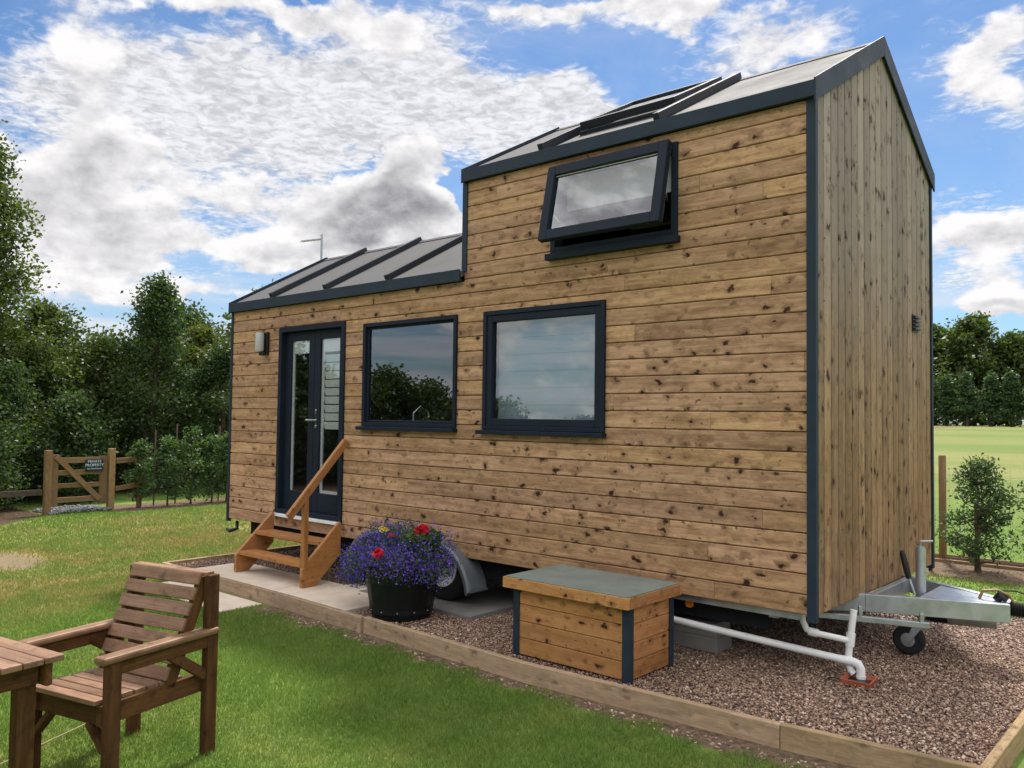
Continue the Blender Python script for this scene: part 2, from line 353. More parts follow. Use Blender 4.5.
def ground_material():
    m, t, b = newmat('turf_and_soil')
    v = t.new('ShaderNodeTexCoord').outputs['Object']
    c, fine, s, mid = lawn_color(t, v)
    x, y = s[0], s[1]
    c = t.mix(1.0, c, (0.86, 0.86, 0.86), 'MULTIPLY')
    # field beyond the fences
    field = t.mix(t.ramp(t.noise(t.scale(v, (0.05, 0.22, 1)), 1.0, 5, 0.6), 0.35, 0.65), (0.110, 0.155, 0.036), (0.175, 0.185, 0.062))
    field = t.mix(t.ramp(y, 6, 22, 0.0, 1.0), (0.10, 0.165, 0.03), field)
    c = t.mix(t.ramp(y, 6.2, 6.6), c, field)
    # soil
    w = t.m('MULTIPLY', t.m('SUBTRACT', t.noise(v, 5.0, 4, 0.6), 0.5), 0.16)
    soil = t.mix(t.ramp(t.noise(v, 18, 5, 0.7), 0.3, 0.7), (0.085, 0.058, 0.036), (0.20, 0.145, 0.095))
    soil = t.mix(t.ramp(t.noise(v, 60, 3, 0.7), 0.64, 0.8), soil, (0.28, 0.22, 0.16))
    strip = t.m('MULTIPLY', t.ramp(t.m('ADD', y, w), -1.07, -0.99), t.m('MULTIPLY', t.ramp(x, -4.6, -4.3), t.ramp(t.m('ADD', y, 0.0), -0.2, -0.3)))
    bedr = t.m('MULTIPLY', t.ramp(t.m('ADD', y, w), 4.75, 4.95), t.ramp(t.m('ADD', y, w), 6.45, 6.3))
    bedr = t.m('MULTIPLY', bedr, t.ramp(x, -8, -7))
    bedl = t.m('MULTIPLY', t.ramp(t.m('ADD', x, w), -11.95, -12.1), t.ramp(t.m('ADD', x, w), -13.3, -13.1))
    bedl2 = t.m('MULTIPLY', t.ramp(t.m('ADD', y, w), 1.1, 1.4), 1.0)
    bedl = t.m('MULTIPLY', bedl, bedl2)
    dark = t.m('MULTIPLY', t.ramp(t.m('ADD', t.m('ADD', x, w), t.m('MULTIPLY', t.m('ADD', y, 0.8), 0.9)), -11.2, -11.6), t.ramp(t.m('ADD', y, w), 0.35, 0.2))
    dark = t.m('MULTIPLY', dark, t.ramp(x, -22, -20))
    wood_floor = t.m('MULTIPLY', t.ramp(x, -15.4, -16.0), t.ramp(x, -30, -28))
    q = t.m('ADD', t.m('POWER', t.m('DIVIDE', t.m('ADD', x, 8.35), 0.75), 2.0), t.m('POWER', t.m('DIVIDE', t.m('ADD', y, 1.62), 0.36), 2.0))
    patch = t.m('MULTIPLY', t.ramp(t.m('ADD', q, t.m('MULTIPLY', w, 5)), 1.3, 0.6), 0.85)
    for f_, cc in ((strip, soil), (bedr, soil), (bedl, soil)):
        c = t.mix(f_, c, cc)
    c = t.mix(patch, c, t.mix(0.45, soil, (0.20, 0.15, 0.10)))
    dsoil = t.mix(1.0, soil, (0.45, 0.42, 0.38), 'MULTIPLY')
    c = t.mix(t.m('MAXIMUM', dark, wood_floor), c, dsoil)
    t.put(b.inputs['Base Color'], c); b.inputs['Roughness'].default_value = 0.95
    b.inputs['Specular IOR Level'].default_value = 0.15
    t.l.new(t.bump(t.m('ADD', t.noise(v, 60, 4, 0.7), t.m('MULTIPLY', mid, 2.0)), 0.7, 0.02), b.inputs['Normal'])
    return m
m_ground = ground_material()

def blade_material():
    m = bpy.data.materials.new('grass_blades'); m.use_nodes = True
    t = NT(m.node_tree); t.n.clear()
    v = t.new('ShaderNodeTexCoord').outputs['Object']
    c, fine, s, mid = lawn_color(t, v)
    at = t.new('ShaderNodeAttribute'); at.attribute_name = 'rnd'
    c = t.mix(1.0, c, t.grad(at.outputs['Fac'], [(0.0, (0.7, 0.75, 0.6)), (0.6, (1.1, 1.1, 1.0)), (0.92, (1.3, 1.25, 1.15)), (1.0, (1.8, 1.5, 1.5))]), 'MULTIPLY')
    d = t.new('ShaderNodeBsdfPrincipled'); t.put(d.inputs['Base Color'], c); d.inputs['Roughness'].default_value = 0.6
    d.inputs['Specular IOR Level'].default_value = 0.25
    tl = t.new('ShaderNodeBsdfTranslucent'); t.put(tl.inputs[0], c)
    mx = t.new('ShaderNodeMixShader'); mx.inputs[0].default_value = 0.35
    t.l.new(d.outputs[0], mx.inputs[1]); t.l.new(tl.outputs[0], mx.inputs[2])
    o = t.new('ShaderNodeOutputMaterial'); t.l.new(mx.outputs[0], o.inputs[0])
    return m
m_blade = blade_material()

def stone_material():
    m, t, b = newmat('brown_gravel')
    at = t.new('ShaderNodeAttribute'); at.attribute_name = 'rnd'
    c = t.grad(at.outputs['Fac'], [(0.0, (0.085, 0.048, 0.034)), (0.3, (0.19, 0.116, 0.078)), (0.6, (0.29, 0.185, 0.123)), (0.9, (0.41, 0.285, 0.195)), (1.0, (0.60, 0.49, 0.38))])
    v = t.new('ShaderNodeTexCoord').outputs['Object']
    k = t.ramp(t.noise(v, 0.9, 3, 0.6), 0.3, 0.7, 0.85, 1.12)
    t.put(b.inputs['Base Color'], t.mix(1.0, c, t.comb(k, k, k), 'MULTIPLY')); b.inputs['Roughness'].default_value = 0.75
    return m
m_stone = stone_material()
def gravelbed_material():
    m, t, b = newmat('gravel_base')
    v = t.new('ShaderNodeTexCoord').outputs['Object']
    vo = t.vor(v, 70.0)
    c = t.grad(t.sep(vo['Color'])[0], [(0.0, (0.07, 0.042, 0.034)), (0.5, (0.16, 0.10, 0.078)), (0.85, (0.27, 0.18, 0.14)), (1.0, (0.48, 0.40, 0.34))])
    t.put(b.inputs['Base Color'], c); b.inputs['Roughness'].default_value = 0.85
    t.l.new(t.bump(vo['Distance'], 0.8, 0.01), b.inputs['Normal'])
    return m
m_gbed = gravelbed_material()


# ------------------------------------------------------------------ mesh helpers
class MB:
    def __init__(s): s.v = []; s.f = []; s.r = []
    def add(s, vs, fs, r=None):
        r = random.random() if r is None else r
        o = len(s.v); s.v += [tuple(p) for p in vs]
        for f in fs: s.f.append([i + o for i in f]); s.r.append(r)
        return s
    def box(s, x0, x1, y0, y1, z0, z1, r=None):
        vs = [(x, y, z) for x in (x0, x1) for y in (y0, y1) for z in (z0, z1)]
        return s.add(vs, [(0, 1, 3, 2), (4, 6, 7, 5), (0, 4, 5, 1), (2, 3, 7, 6), (0, 2, 6, 4), (1, 5, 7, 3)], r)
    def prism(s, prof, fn, a, b, r=None):
        """prof: 2D loop; fn(u, v, t) -> point; extruded from t=a to t=b"""
        n = len(prof)
        vs = [fn(u, v, a) for u, v in prof] + [fn(u, v, b) for u, v in prof]
        fs = [tuple(range(n))[::-1], tuple(range(n, 2 * n))] + [(i, (i + 1) % n, (i + 1) % n + n, i + n) for i in range(n)]
        return s.add(vs, fs, r)
    def tube(s, pts, rad, seg=10, r=None, cap=True):
        pts = [Vector(p) for p in pts]
        if not hasattr(rad, '__len__'): rad = [rad] * len(pts)
        vs = []; fs = []
        t0 = (pts[1] - pts[0]).normalized()
        a = t0.orthogonal().normalized()
        for i, p in enumerate(pts):
            t = (pts[min(i + 1, len(pts) - 1)] - pts[max(i - 1, 0)]).normalized()
            a = (a - t * a.dot(t)).normalized(); b = t.cross(a)
            for k in range(seg):
                w = 2 * math.pi * k / seg
                vs.append(p + (a * math.cos(w) + b * math.sin(w)) * rad[i])
        for i in range(len(pts) - 1):
            for k in range(seg):
                k2 = (k + 1) % seg
                fs.append((i * seg + k, i * seg + k2, (i + 1) * seg + k2, (i + 1) * seg + k))
        if cap:
            fs.append(tuple(range(seg))[::-1]); fs.append(tuple(range((len(pts) - 1) * seg, len(pts) * seg)))
        return s.add(vs, fs, r)
    def lathe(s, prof, c, seg=32, axis='z', r=None):
        """prof: (radius, height) open profile revolved about an axis through c"""
        vs = []; fs = []
        for (ra, h) in prof:
            for k in range(seg):
                w = 2 * math.pi * k / seg; ca, sa = ra * math.cos(w), ra * math.sin(w)
                q = (ca, sa, h) if axis == 'z' else (ca, h, sa) if axis == 'y' else (h, ca, sa)
                vs.append((c[0] + q[0], c[1] + q[1], c[2] + q[2]))
        for i in range(len(prof) - 1):
            for k in range(seg):
                k2 = (k + 1) % seg
                fs.append((i * seg + k, i * seg + k2, (i + 1) * seg + k2, (i + 1) * seg + k))
        return s.add(vs, fs, r)

def link(name, me, mat, parent, world):
    if mat: me.materials.append(mat)
    o = bpy.data.objects.new(name, me); col.objects.link(o)
    if parent is not None:
        o.parent = parent
        if world:
            b = parent
            while b.parent is not None: b = b.parent
            if b is parent: o.matrix_parent_inverse = Matrix.Translation(-Vector(parent.location))
    return o

def build(name, mb, mat, parent=None, world=False, bevel=0.0, smooth=False):
    me = bpy.data.meshes.new(name)
    me.from_pydata(mb.v, [], mb.f)
    a = me.attributes.new('rnd', 'FLOAT', 'FACE'); a.data.foreach_set('value', np.array(mb.r, dtype=np.float32))
    me.update()
    import bmesh
    bm = bmesh.new(); bm.from_mesh(me); bmesh.ops.recalc_face_normals(bm, faces=bm.faces); bm.to_mesh(me); bm.free()
    if smooth:
        me.polygons.foreach_set('use_smooth', [True] * len(me.polygons))
        me.set_sharp_from_angle(angle=R(38))
    o = link(name, me, mat, parent, world)
    if bevel:
        md = o.modifiers.new('bevel', 'BEVEL'); md.width = bevel; md.segments = 2; md.limit_method = 'ANGLE'; md.angle_limit = R(40)
    return o

def empty(name, loc, label, cat, group=None, rz=0):
    o = bpy.data.objects.new(name, None); col.objects.link(o); o.empty_display_size = 0.1
    o.location = loc; o.rotation_euler = (0, 0, rz)
    return tag(o, label, cat, group)
def tag(o, label=None, cat=None, group=None, kind=None):
    if label: o['label'] = label
    if cat: o['category'] = cat
    if group: o['group'] = group
    if kind: o['kind'] = kind
    return o

def beam(name, p0, p1, w, h, mat, parent=None, up=(0, 0, 1), bevel=0.003, r=None, world=False):
    """straight board from p0 to p1 (parent-local); grain along its local X; w across, h along 'up'"""
    p0, p1 = Vector(p0), Vector(p1)
    if world and parent is not None: p0 = p0 - parent.location; p1 = p1 - parent.location
    X = (p1 - p0); Ln = X.length; X.normalize()
    U = Vector(up); Y = U.cross(X).normalized(); Z = X.cross(Y)
    mb = MB().box(0, Ln, -w / 2, w / 2, -h / 2, h / 2, r)
    o = build(name, mb, mat, parent, bevel=bevel)
    o.matrix_local = Matrix(((X.x, Y.x, Z.x, p0.x), (X.y, Y.y, Z.y, p0.y), (X.z, Y.z, Z.z, p0.z), (0, 0, 0, 1)))
    return o

def npmesh(name, V, nper, r, mat, parent=None, faces=None):
    """many identical small polygons: V (n*nper, 3); faces per item optional list of index tuples"""
    n = len(V) // nper
    me = bpy.data.meshes.new(name)
    if faces is None: faces = [tuple(range(nper))]
    lens = [len(f) for f in faces]; flat = np.concatenate([np.array(f) for f in faces])
    loops = (flat[None, :] + (np.arange(n) * nper)[:, None]).ravel().astype(np.int32)
    tot = np.tile(np.array(lens), n).astype(np.int32)
    start = np.concatenate([[0], np.cumsum(tot)[:-1]]).astype(np.int32)
    me.vertices.add(len(V)); me.vertices.foreach_set('co', V.astype(np.float32).ravel())
    me.loops.add(len(loops)); me.loops.foreach_set('vertex_index', loops)
    me.polygons.add(len(tot)); me.polygons.foreach_set('loop_start', start)
    me.update(calc_edges=True)
    a = me.attributes.new('rnd', 'FLOAT', 'FACE'); a.data.foreach_set('value', np.repeat(r, len(faces)).astype(np.float32))
    me.validate()
    return link(name, me, mat, parent, False)

def leaf_quads(C, size, up_bias=0.3, aspect=0.55, jit=0.4):
    """diamond leaves at centres C"""
    n = len(C)
    A = rng.normal(size=(n, 3)); A[:, 2] *= (1 - up_bias); A /= np.linalg.norm(A, axis=1)[:, None]
    B = rng.normal(size=(n, 3)); B -= A * (A * B).sum(1)[:, None]; B /= np.linalg.norm(B, axis=1)[:, None]
    s = size * (1 + jit * (rng.random(n) * 2 - 1))
    a = A * s[:, None] * .5; b = B * s[:, None] * .5 * aspect
    V = np.stack([C - a, C + b - a * .1, C + a, C - b - a * .1], 1).reshape(-1, 3)
    return V


# ------------------------------------------------------------------ ground and surfaces
def structure(o): o['kind'] = 'structure'; return o
def gz(x, y):
    t = min(max((y - 9.0) / 50.0, 0), 1)
    return 1.42 * t * t * (3 - 2 * t)
xs = [-900, -400, -200, -120, -80, -60, -40, -30] + list(np.arange(-24, 12.1, 1.0)) + [20, 30, 50, 80, 120, 200, 400, 900]
ys = [-900, -400, -200, -100, -60, -40, -30] + list(np.arange(-20, 30.1, 1.0)) + [35, 40, 45, 50, 55, 60, 80, 120, 200, 400, 900]
mb = MB()
W_ = len(xs)
mb.add([(x, y, gz(x, y)) for y in ys for x in xs], [(j * W_ + i, j * W_ + i + 1, (j + 1) * W_ + i + 1, (j + 1) * W_ + i) for j in range(len(ys) - 1) for i in range(W_ - 1)], 0.5)
structure(build('ground', mb, m_ground, smooth=True))

GZ = 0.085
gx0, gx1, gy0, gy1 = -6.43, 1.0, -0.80, 3.2
def front_y(x):
    return float(np.interp(x, [-6.45, -4.1, -2.75, -1.5, -0.2, 0.13, 1.05], [-.74, -.76, -.82, -.87, -.80, -.78, -.68]))
mb = MB()
n = 40
X = np.linspace(gx0, gx1, n)
vs = [(x, front_y(x) + .01, GZ - .012) for x in X] + [(x, gy1, GZ - .012) for x in X]
mb.add(vs, [(i, i + 1, n + i + 1, n + i) for i in range(n - 1)], 0.4)
structure(build('gravel_bed', mb, m_gbed))

# patio paving in front of the door and under the wheels, path slab set in the lawn
def slabs(name, rects, zt, th):
    mb = MB()
    for (x0, x1, y0, y1) in rects: mb.box(x0 + .004, x1 - .004, y0 + .004, y1 - .004, zt - th, zt + random.uniform(-.0015, .0015))
    return structure(build(name, mb, m_slab, bevel=0.004))
slabs('patio_paving', [(-6.0, -5.15, -.72, -.12), (-5.15, -4.3, -.735, -.12), (-4.3, -3.46, -.75, -.12), (-6.0, -5.15, -.12, .45), (-5.15, -4.3, -.12, .45), (-4.3, -3.98, -.12, .45)][:3] + [(-4.3, -3.98, -.12, .35)], 0.105, 0.04)
_sl = m_slab; m_slab = m_conc  # wheel slabs take the darker concrete for dirt and painted-in shade
slabs('wheel_paving', [(-3.97, -3.25, -.22, .75), (-3.25, -2.6, -.22, .75)], 0.112, 0.04)
m_slab = _sl
slabs('path_paving', [(-6.0, -5.25, -1.24, -.82), (-5.25, -4.5, -1.23, -.83)], 0.012, 0.05)

# gravel stones (nobody could count them): one object
def ico():
    p = (1 + 5 ** .5) / 2
    v = np.array([(-1, p, 0), (1, p, 0), (-1, -p, 0), (1, -p, 0), (0, -1, p), (0, 1, p), (0, -1, -p), (0, 1, -p), (p, 0, -1), (p, 0, 1), (-p, 0, -1), (-p, 0, 1)], float)
    v /= np.linalg.norm(v[0])
    f = [(0, 11, 5), (0, 5, 1), (0, 1, 7), (0, 7, 10), (0, 10, 11), (1, 5, 9), (5, 11, 4), (11, 10, 2), (10, 7, 6), (7, 1, 8), (3, 9, 4), (3, 4, 2), (3, 2, 6), (3, 6, 8), (3, 8, 9), (4, 9, 5), (2, 4, 11), (6, 2, 10), (8, 6, 7), (9, 8, 1)]
    return v, f
IV, IF = ico()
def stones(name, P, size, mat, flat=0.65):
    n = len(P)
    s = size * rng.uniform(0.5, 1.25, (n, 1)) * np.array([1, 1, 1])
    sc = s * np.stack([rng.uniform(.8, 1.3, n), rng.uniform(.6, 1, n), rng.uniform(.4, .8, n) * flat / .65], 1)
    th = rng.uniform(0, 2 * np.pi, n); ph = rng.normal(0, .35, n)
    V = IV[None] * sc[:, None] * rng.uniform(.82, 1.15, (n, 12, 1))
    c, s_ = np.cos(ph)[:, None], np.sin(ph)[:, None]
    V = np.stack([V[..., 0] * c - V[..., 2] * s_, V[..., 1], V[..., 0] * s_ + V[..., 2] * c], -1)
    c, s_ = np.cos(th)[:, None], np.sin(th)[:, None]
    V = np.stack([V[..., 0] * c - V[..., 1] * s_, V[..., 0] * s_ + V[..., 1] * c, V[..., 2]], -1) + P[:, None]
    return npmesh(name, V.reshape(-1, 3), 12, rng.random(n), mat, faces=IF)
def gravel_points():
    out = []
    for (x0, x1, y0, y1, dens) in ((-2.7, 1.0, -.85, 1.6, 7200), (-2.7, 1.0, 1.6, 3.2, 2600), (-3.5, -2.6, -.85, -.2, 4500), (-6.43, -5.98, -.75, 1.2, 3000), (-6.0, -4.3, -.13, .9, 2600), (-4.3, -3.4, -.35, -.1, 1500)):
        n = int((x1 - x0) * (y1 - y0) * dens)
        P = np.stack([rng.uniform(x0, x1, n), rng.uniform(y0, y1, n), np.full(n, GZ)], 1); out.append(P)
    P = np.concatenate(out)
    fy = np.interp(P[:, 0], [-6.45, -4.1, -2.75, -1.5, -0.2, 0.13, 1.05], [-.74, -.76, -.82, -.87, -.80, -.78, -.68])
    P = P[P[:, 1] > fy + .012]
    P[:, 2] += rng.uniform(-.006, .008, len(P)) + .006 * np.sin(P[:, 0] * 3.1) * np.sin(P[:, 1] * 2.3 + 1)
    keep = ~((P[:, 0] > -4.0) & (P[:, 0] < -2.58) & (P[:, 1] > -.24) & (P[:, 1] < .76)) & ~((P[:, 0] > -6.02) & (P[:, 0] < -3.44) & (P[:, 1] < -.10))
    return P[keep]
o = stones('gravel', gravel_points(), 0.0088, m_stone)
tag(o, 'reddish brown gravel spread under and in front of the trailer house', 'gravel', kind='stuff')

# stones and crumbs lying in the bare soil strip and beds
n = 700
P = np.stack([rng.uniform(-4.4, 1.1, n), -0.86 - np.abs(rng.normal(0, .1, n)), rng.uniform(0, .006, n)], 1)
P[:, 1] = np.minimum(P[:, 1], np.interp(P[:, 0], [-6.45, -4.1, -2.75, -1.5, -0.2, 0.13, 1.05], [-.74, -.76, -.82, -.87, -.80, -.78, -.68]) - .05 - rng.random(n) * .12)
n2 = 900
P2 = np.stack([rng.uniform(-7, 2.5, n2), rng.uniform(4.9, 6.3, n2), rng.uniform(0, .01, n2)], 1)
o = stones('soil_crumbs', np.concatenate([P, P2]), 0.011, m_stone)
tag(o, 'small stones and crumbs lying in the bare soil along the edging', 'soil crumbs', kind='stuff')

# ------------------------------------------------------------------ grass blades
def grass_points():
    out = []
    def region(x0, x1, y0, y1, n, h, w):
        P = np.stack([rng.uniform(x0, x1, n), rng.uniform(y0, y1, n), np.zeros(n)], 1)
        return np.concatenate([P, np.full((n, 1), h), np.full((n, 1), w)], 1)
    out.append(region(-3.6, 1.3, -3.6, -.85, 230000, .028, .0042))
    out.append(region(-6.6, -3.6, -3.6, -.75, 90000, .030, .0065))
    out.append(region(-9.5, -6.6, -3.2, 1.5, 60000, .033, .010))
    out.append(region(-12.6, -9.5, -2.5, 5.0, 42000, .036, .016))
    out.append(region(-9.5, -6.5, 1.5, 5.5, 16000, .034, .014))
    out.append(region(-6.6, 3.0, 3.3, 5.0, 22000, .034, .012))
    out.append(region(-4.5, 3.0, 6.5, 12.0, 9000, .03, .014))
    P = np.concatenate(out)
    x, y = P[:, 0], P[:, 1]
    wob = .05 * np.sin(x * 9) + .04 * np.sin(x * 23 + 1) + rng.normal(0, .035, len(P))
    lim = np.where(x > -4.45, np.interp(x, [-4.4, 0.2, 1.1], [-.96, -1.03, -1.08]), -.80)
    front = (y < 0) & (x > -6.5) & (y > lim + wob * (x > -4.45))
    slab = (x > -6.01) & (x < -4.49) & (y > -1.245 + wob * .15) & (y < -.5)
    house = (x > -6.5) & (x < 1.1) & (y > -.86) & (y < 3.3)
    q = ((x + 8.35) / .75) ** 2 + ((y + 1.62) / .36) ** 2
    patch = (q < 1.0 + rng.normal(0, .35, len(P)))
    bed = (x < -11.95 + wob) & (y > 1.2)
    darks = (x + .9 * (y + .8) < -11.3 + wob * 3) & (y < .25)
    k = ~(front | slab | house | patch | bed | darks)
    return P[k]
G = grass_points()
n = len(G)
th = rng.uniform(0, 2 * np.pi, n); lean = rng.normal(0, .45, (n, 2))
h = G[:, 3] * rng.uniform(.5, 1.25, n); w = G[:, 4] * rng.uniform(.7, 1.3, n)
base = G[:, :3]
sdv = np.stack([np.cos(th), np.sin(th), np.zeros(n)], 1) * (w / 2)[:, None]
tip = base + np.stack([lean[:, 0] * h, lean[:, 1] * h, h], 1)
V = np.stack([base - sdv, base + sdv, tip], 1).reshape(-1, 3)
o = npmesh('grass', V, 3, rng.random(n), m_blade)
tag(o, 'short mown green grass of the lawn', 'grass', kind='stuff')

# ------------------------------------------------------------------ timber edging
ED = 'timber edging boards round the gravel'
def sleeper(x0, y0, x1, y1, label, zb=-.06, zt=.12, th=.045, seg=6):
    d = Vector((x1 - x0, y1 - y0, 0)); L = d.length
    pts = []
    mb = MB()
    nrm = Vector((-d.y, d.x, 0)).normalized()
    # a gently bowed board following the edge
    prev = None; vs = []; N = 14
    for i in range(N + 1):
        t = i / N; x = x0 + d.x * t; y = y0 + d.y * t
        if abs(d.y) < abs(d.x): y = front_y(x) + (y0 - front_y(x0)) if y0 < 0 else y
        lx = (x - x0) if abs(d.x) > abs(d.y) else (y - y0); ly = (y - y0) if abs(d.x) > abs(d.y) else -(x - x0)
        for (a, z) in ((-th / 2, zb), (th / 2, zb), (th / 2, zt - .004), (th / 2 - .004, zt), (-th / 2 + .004, zt), (-th / 2, zt - .004)):
            vs.append((lx, ly + a, z))
    fs = []
    for i in range(N):
        for k in range(6): fs.append((i * 6 + k, i * 6 + (k + 1) % 6, (i + 1) * 6 + (k + 1) % 6, (i + 1) * 6 + k))
    fs.append(tuple(range(6))); fs.append(tuple(range(N * 6, N * 6 + 6)))
    mb.add(vs, fs)
    o = build('edging_board', mb, m_sleeper)
    o.location = (x0, y0, 0)
    if abs(d.x) <= abs(d.y): o.rotation_euler = (0, 0, R(90))
    return tag(o, label, 'edging board', ED)
sleeper(-6.45, -.76, -3.153, -.80, 'pale timber edging board between the lawn and the buff paving by the steps')
sleeper(-3.147, -.80, .127, -.78, 'long timber edging board running in front of the planter and the wooden box')
sleeper(.133, -.78, 1.03, -.71, 'short timber edging board at the front right corner of the gravel', zt=.123)
sleeper(-6.45, -.73, -6.45, 3.2, 'timber edging board crossing the lawn behind the steps at the far end')
sleeper(1.02, -.67, 1.02, 3.2, 'timber edging board at the right end of the gravel, at the picture corner')

# ================================================================== THE HOUSE
L_, W_H, ZB = 6.55, 2.5, 0.50
SX = -2.93                      # step between low and high roof
EH, EL = 3.69, 2.865            # eave tops
SL = 0.55                       # roof slope
house = empty('tiny_house', (-3.3, 1.25, 0.1), 'timber clad tiny house on a trailer with a stepped grey roof', 'tiny house')
H = dict(parent=house, world=True)

PITCH_ = 0.1208
def plank_wall(openings, x0, x1, z0, ztop, yf, th, fn, joints=True, seedk=0):
    """horizontal boards; openings: list of (xa, xb, za, zb); ztop(x) piecewise via list of (xa, xb, top)"""
    mb = MB(); rr = random.Random(seedk)
    z = z0; row = 0
    maxz = max(t[2] for t in ztop)
    while z < maxz - .005:
        zt = z + PITCH_
        # board joints in this row
        js = [x0 - 1]
        p = x0 - rr.uniform(0, 3)
        while p < x1:
            p += rr.uniform(2.2, 4.6); js.append(p)
        js.append(x1 + 1)
        rv = [rr.random() for _ in js]
        cuts = sorted({z, min(zt, maxz)} | {c for o in openings for c in o[2:4] if z + .004 < c < zt - .004} | {t[2] for t in ztop if z + .004 < t[2] < zt - .004})
        for a, b in zip(cuts[:-1], cuts[1:]):
            zc = (a + b) / 2
            spans = [(t[0], t[1]) for t in ztop if t[2] > zc]
            # merge
            spans.sort(); mg = []
            for s_ in spans:
                if mg and abs(mg[-1][1] - s_[0]) < .001: mg[-1] = (mg[-1][0], s_[1])
                else: mg.append(s_)
            for o in openings:
                if o[2] < zc < o[3]:
                    ns = []
                    for (sa, sb) in mg:
                        if o[1] <= sa or o[0] >= sb: ns.append((sa, sb)); continue
                        if o[0] > sa: ns.append((sa, o[0]))
                        if o[1] < sb: ns.append((o[1], sb))
                    mg = ns
            for (sa, sb) in mg:
                for k in range(len(js) - 1):
                    xa, xb = max(sa, js[k] + .001), min(sb, js[k + 1] - .001)
                    if xb - xa < .004: continue
                    lo = a == z; hi = b == zt
                    ch = .0055; g = .0024
                    az_, bz_ = a + (g if lo else 0), b - (g if hi else 0)
                    prof = [(yf + th, az_)]
                    prof += [(yf + ch, az_), (yf, az_ + ch)] if lo else [(yf, az_)]
                    prof += [(yf, bz_ - ch), (yf + ch, bz_)] if hi else [(yf, bz_)]
                    prof += [(yf + th, bz_)]
                    mb.prism(prof, fn, xa, xb, rv[k])
        z = zt; row += 1
    return mb
WIN = [(-4.225, -3.0, 1.555, 2.505), (-2.695, -1.505, 1.55, 2.505), (-2.01, -.925, 2.89, 3.53)]
DOOR = (-5.605, -4.505, 0.64, 2.55)
arch = []
AC, AR = (-3.62, 0.115), 0.0
def arch_top(x):     # mudguard outline in the wall
    # flat top with rounded ends
    t = 0.61
    xl, xr, rad = -4.33, -2.72, 0.42
    if x < xl or x > xr: return 0
    if x > xr - rad: return t - rad + math.sqrt(max(rad * rad - (x - (xr - rad)) ** 2, 0))
    if x < xl + rad: return t - rad + math.sqrt(max(rad * rad - ((xl + rad) - x) ** 2, 0))
    return t
for i in range(46):
    xa = -4.33 + i * .035; xb = xa + .035
    tz = arch_top((xa + xb) / 2)
    if tz > ZB + .01: arch.append((xa, xb, 0, tz))
fn_front = lambda u, v, t: (t, u, v)
mb = plank_wall(WIN + [DOOR] + arch, -L_ + .02, -.03, ZB, [(-L_ + .02, SX, EL - .09), (SX, -.03, EH - .09)], 0.0, .02, fn_front, seedk=3)
build('front_cladding', mb, m_clad, **H)
mb = plank_wall([], -L_ + .02, -.03, ZB, [(-L_ + .02, SX, EL - .09), (SX, -.03, EH - .09)], 0.0, .02, lambda u, v, t: (t, W_H - u, v), seedk=5)
build('rear_cladding', mb, m_clad, **H)

def gable_boards(xf, sgn, z0fn, eave, y0=0.03, y1=W_H - .03, base=ZB):
    """vertical boards with the top following the roof slope"""
    mb = MB(); y = y0; nb = round((y1 - y0) / .1215); wd = (y1 - y0) / nb
    for i in range(nb):
        a, b = y + .005, y + wd - .005
        ta, tb = [eave - .05 + SL * (min(q, W_H - q) + .05) for q in (a, b)]
        mid = W_H / 2
        pts = [(a, base), (b, base), (b, tb)] + ([(mid, eave - .05 + SL * (mid + .05))] if a < mid < b else []) + [(a, ta)]
        rnd_ = random.random()
        mb.prism(pts, lambda u, v, t: (t, u, v), xf, xf - sgn * .022 + 0, rnd_)
        y += wd
    return mb
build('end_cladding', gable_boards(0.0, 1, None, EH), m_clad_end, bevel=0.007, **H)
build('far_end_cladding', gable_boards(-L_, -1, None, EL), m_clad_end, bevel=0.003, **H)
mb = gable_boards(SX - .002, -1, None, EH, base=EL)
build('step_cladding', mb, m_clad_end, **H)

# black membrane behind the boards, with the same openings, plus interior lining
def sheet_with_holes(y, holes, tops):
    mb = MB()
    xs_ = sorted({-L_ + .03, SX, -.03} | {h[0] for h in holes} | {h[1] for h in holes})
    zs_ = sorted({ZB + .01, EL - .06, EH - .06} | {h[2] for h in holes} | {h[3] for h in holes})
    for xa, xb in zip(xs_[:-1], xs_[1:]):
        for za, zb in zip(zs_[:-1], zs_[1:]):
            xc, zc = (xa + xb) / 2, (za + zb) / 2
            if zc > (EL - .06 if xc < SX else EH - .06) or zc < ZB: continue
            if any(h[0] < xc < h[1] and h[2] < zc < h[3] for h in holes): continue
            mb.add([(xa, y, za), (xb, y, za), (xb, y, zb), (xa, y, zb)], [(0, 1, 2, 3)], .5)
    return mb
holes = WIN + [DOOR] + [(-4.33, -2.72, 0, .62)]
mem = sheet_with_holes(.024, holes, None)
b_ = sheet_with_holes(W_H - .024, [], None)
mem.add(b_.v, b_.f, .5)
for xf in (-.024, -L_ + .024):
    e = EH if xf > -1 else EL
    mem.add([(xf, .03, ZB), (xf, W_H - .03, ZB), (xf, W_H - .03, e - .05), (xf, W_H / 2, e + .66), (xf, .03, e - .05)], [(0, 1, 2, 3, 4)], .5)
mem.add([(SX + .026, .03, EL - .05), (SX + .026, W_H - .03, EL - .05), (SX + .026, W_H - .03, EH - .05), (SX + .026, W_H / 2, EH + .65), (SX + .026, .03, EH - .05)], [(0, 1, 2, 3, 4)], .5)
build('wall_membrane', mem, m_gap, **H)
lin = sheet_with_holes(.085, WIN + [DOOR], None)
b_ = sheet_with_holes(W_H - .085, [], None); lin.add(b_.v, b_.f, .5)
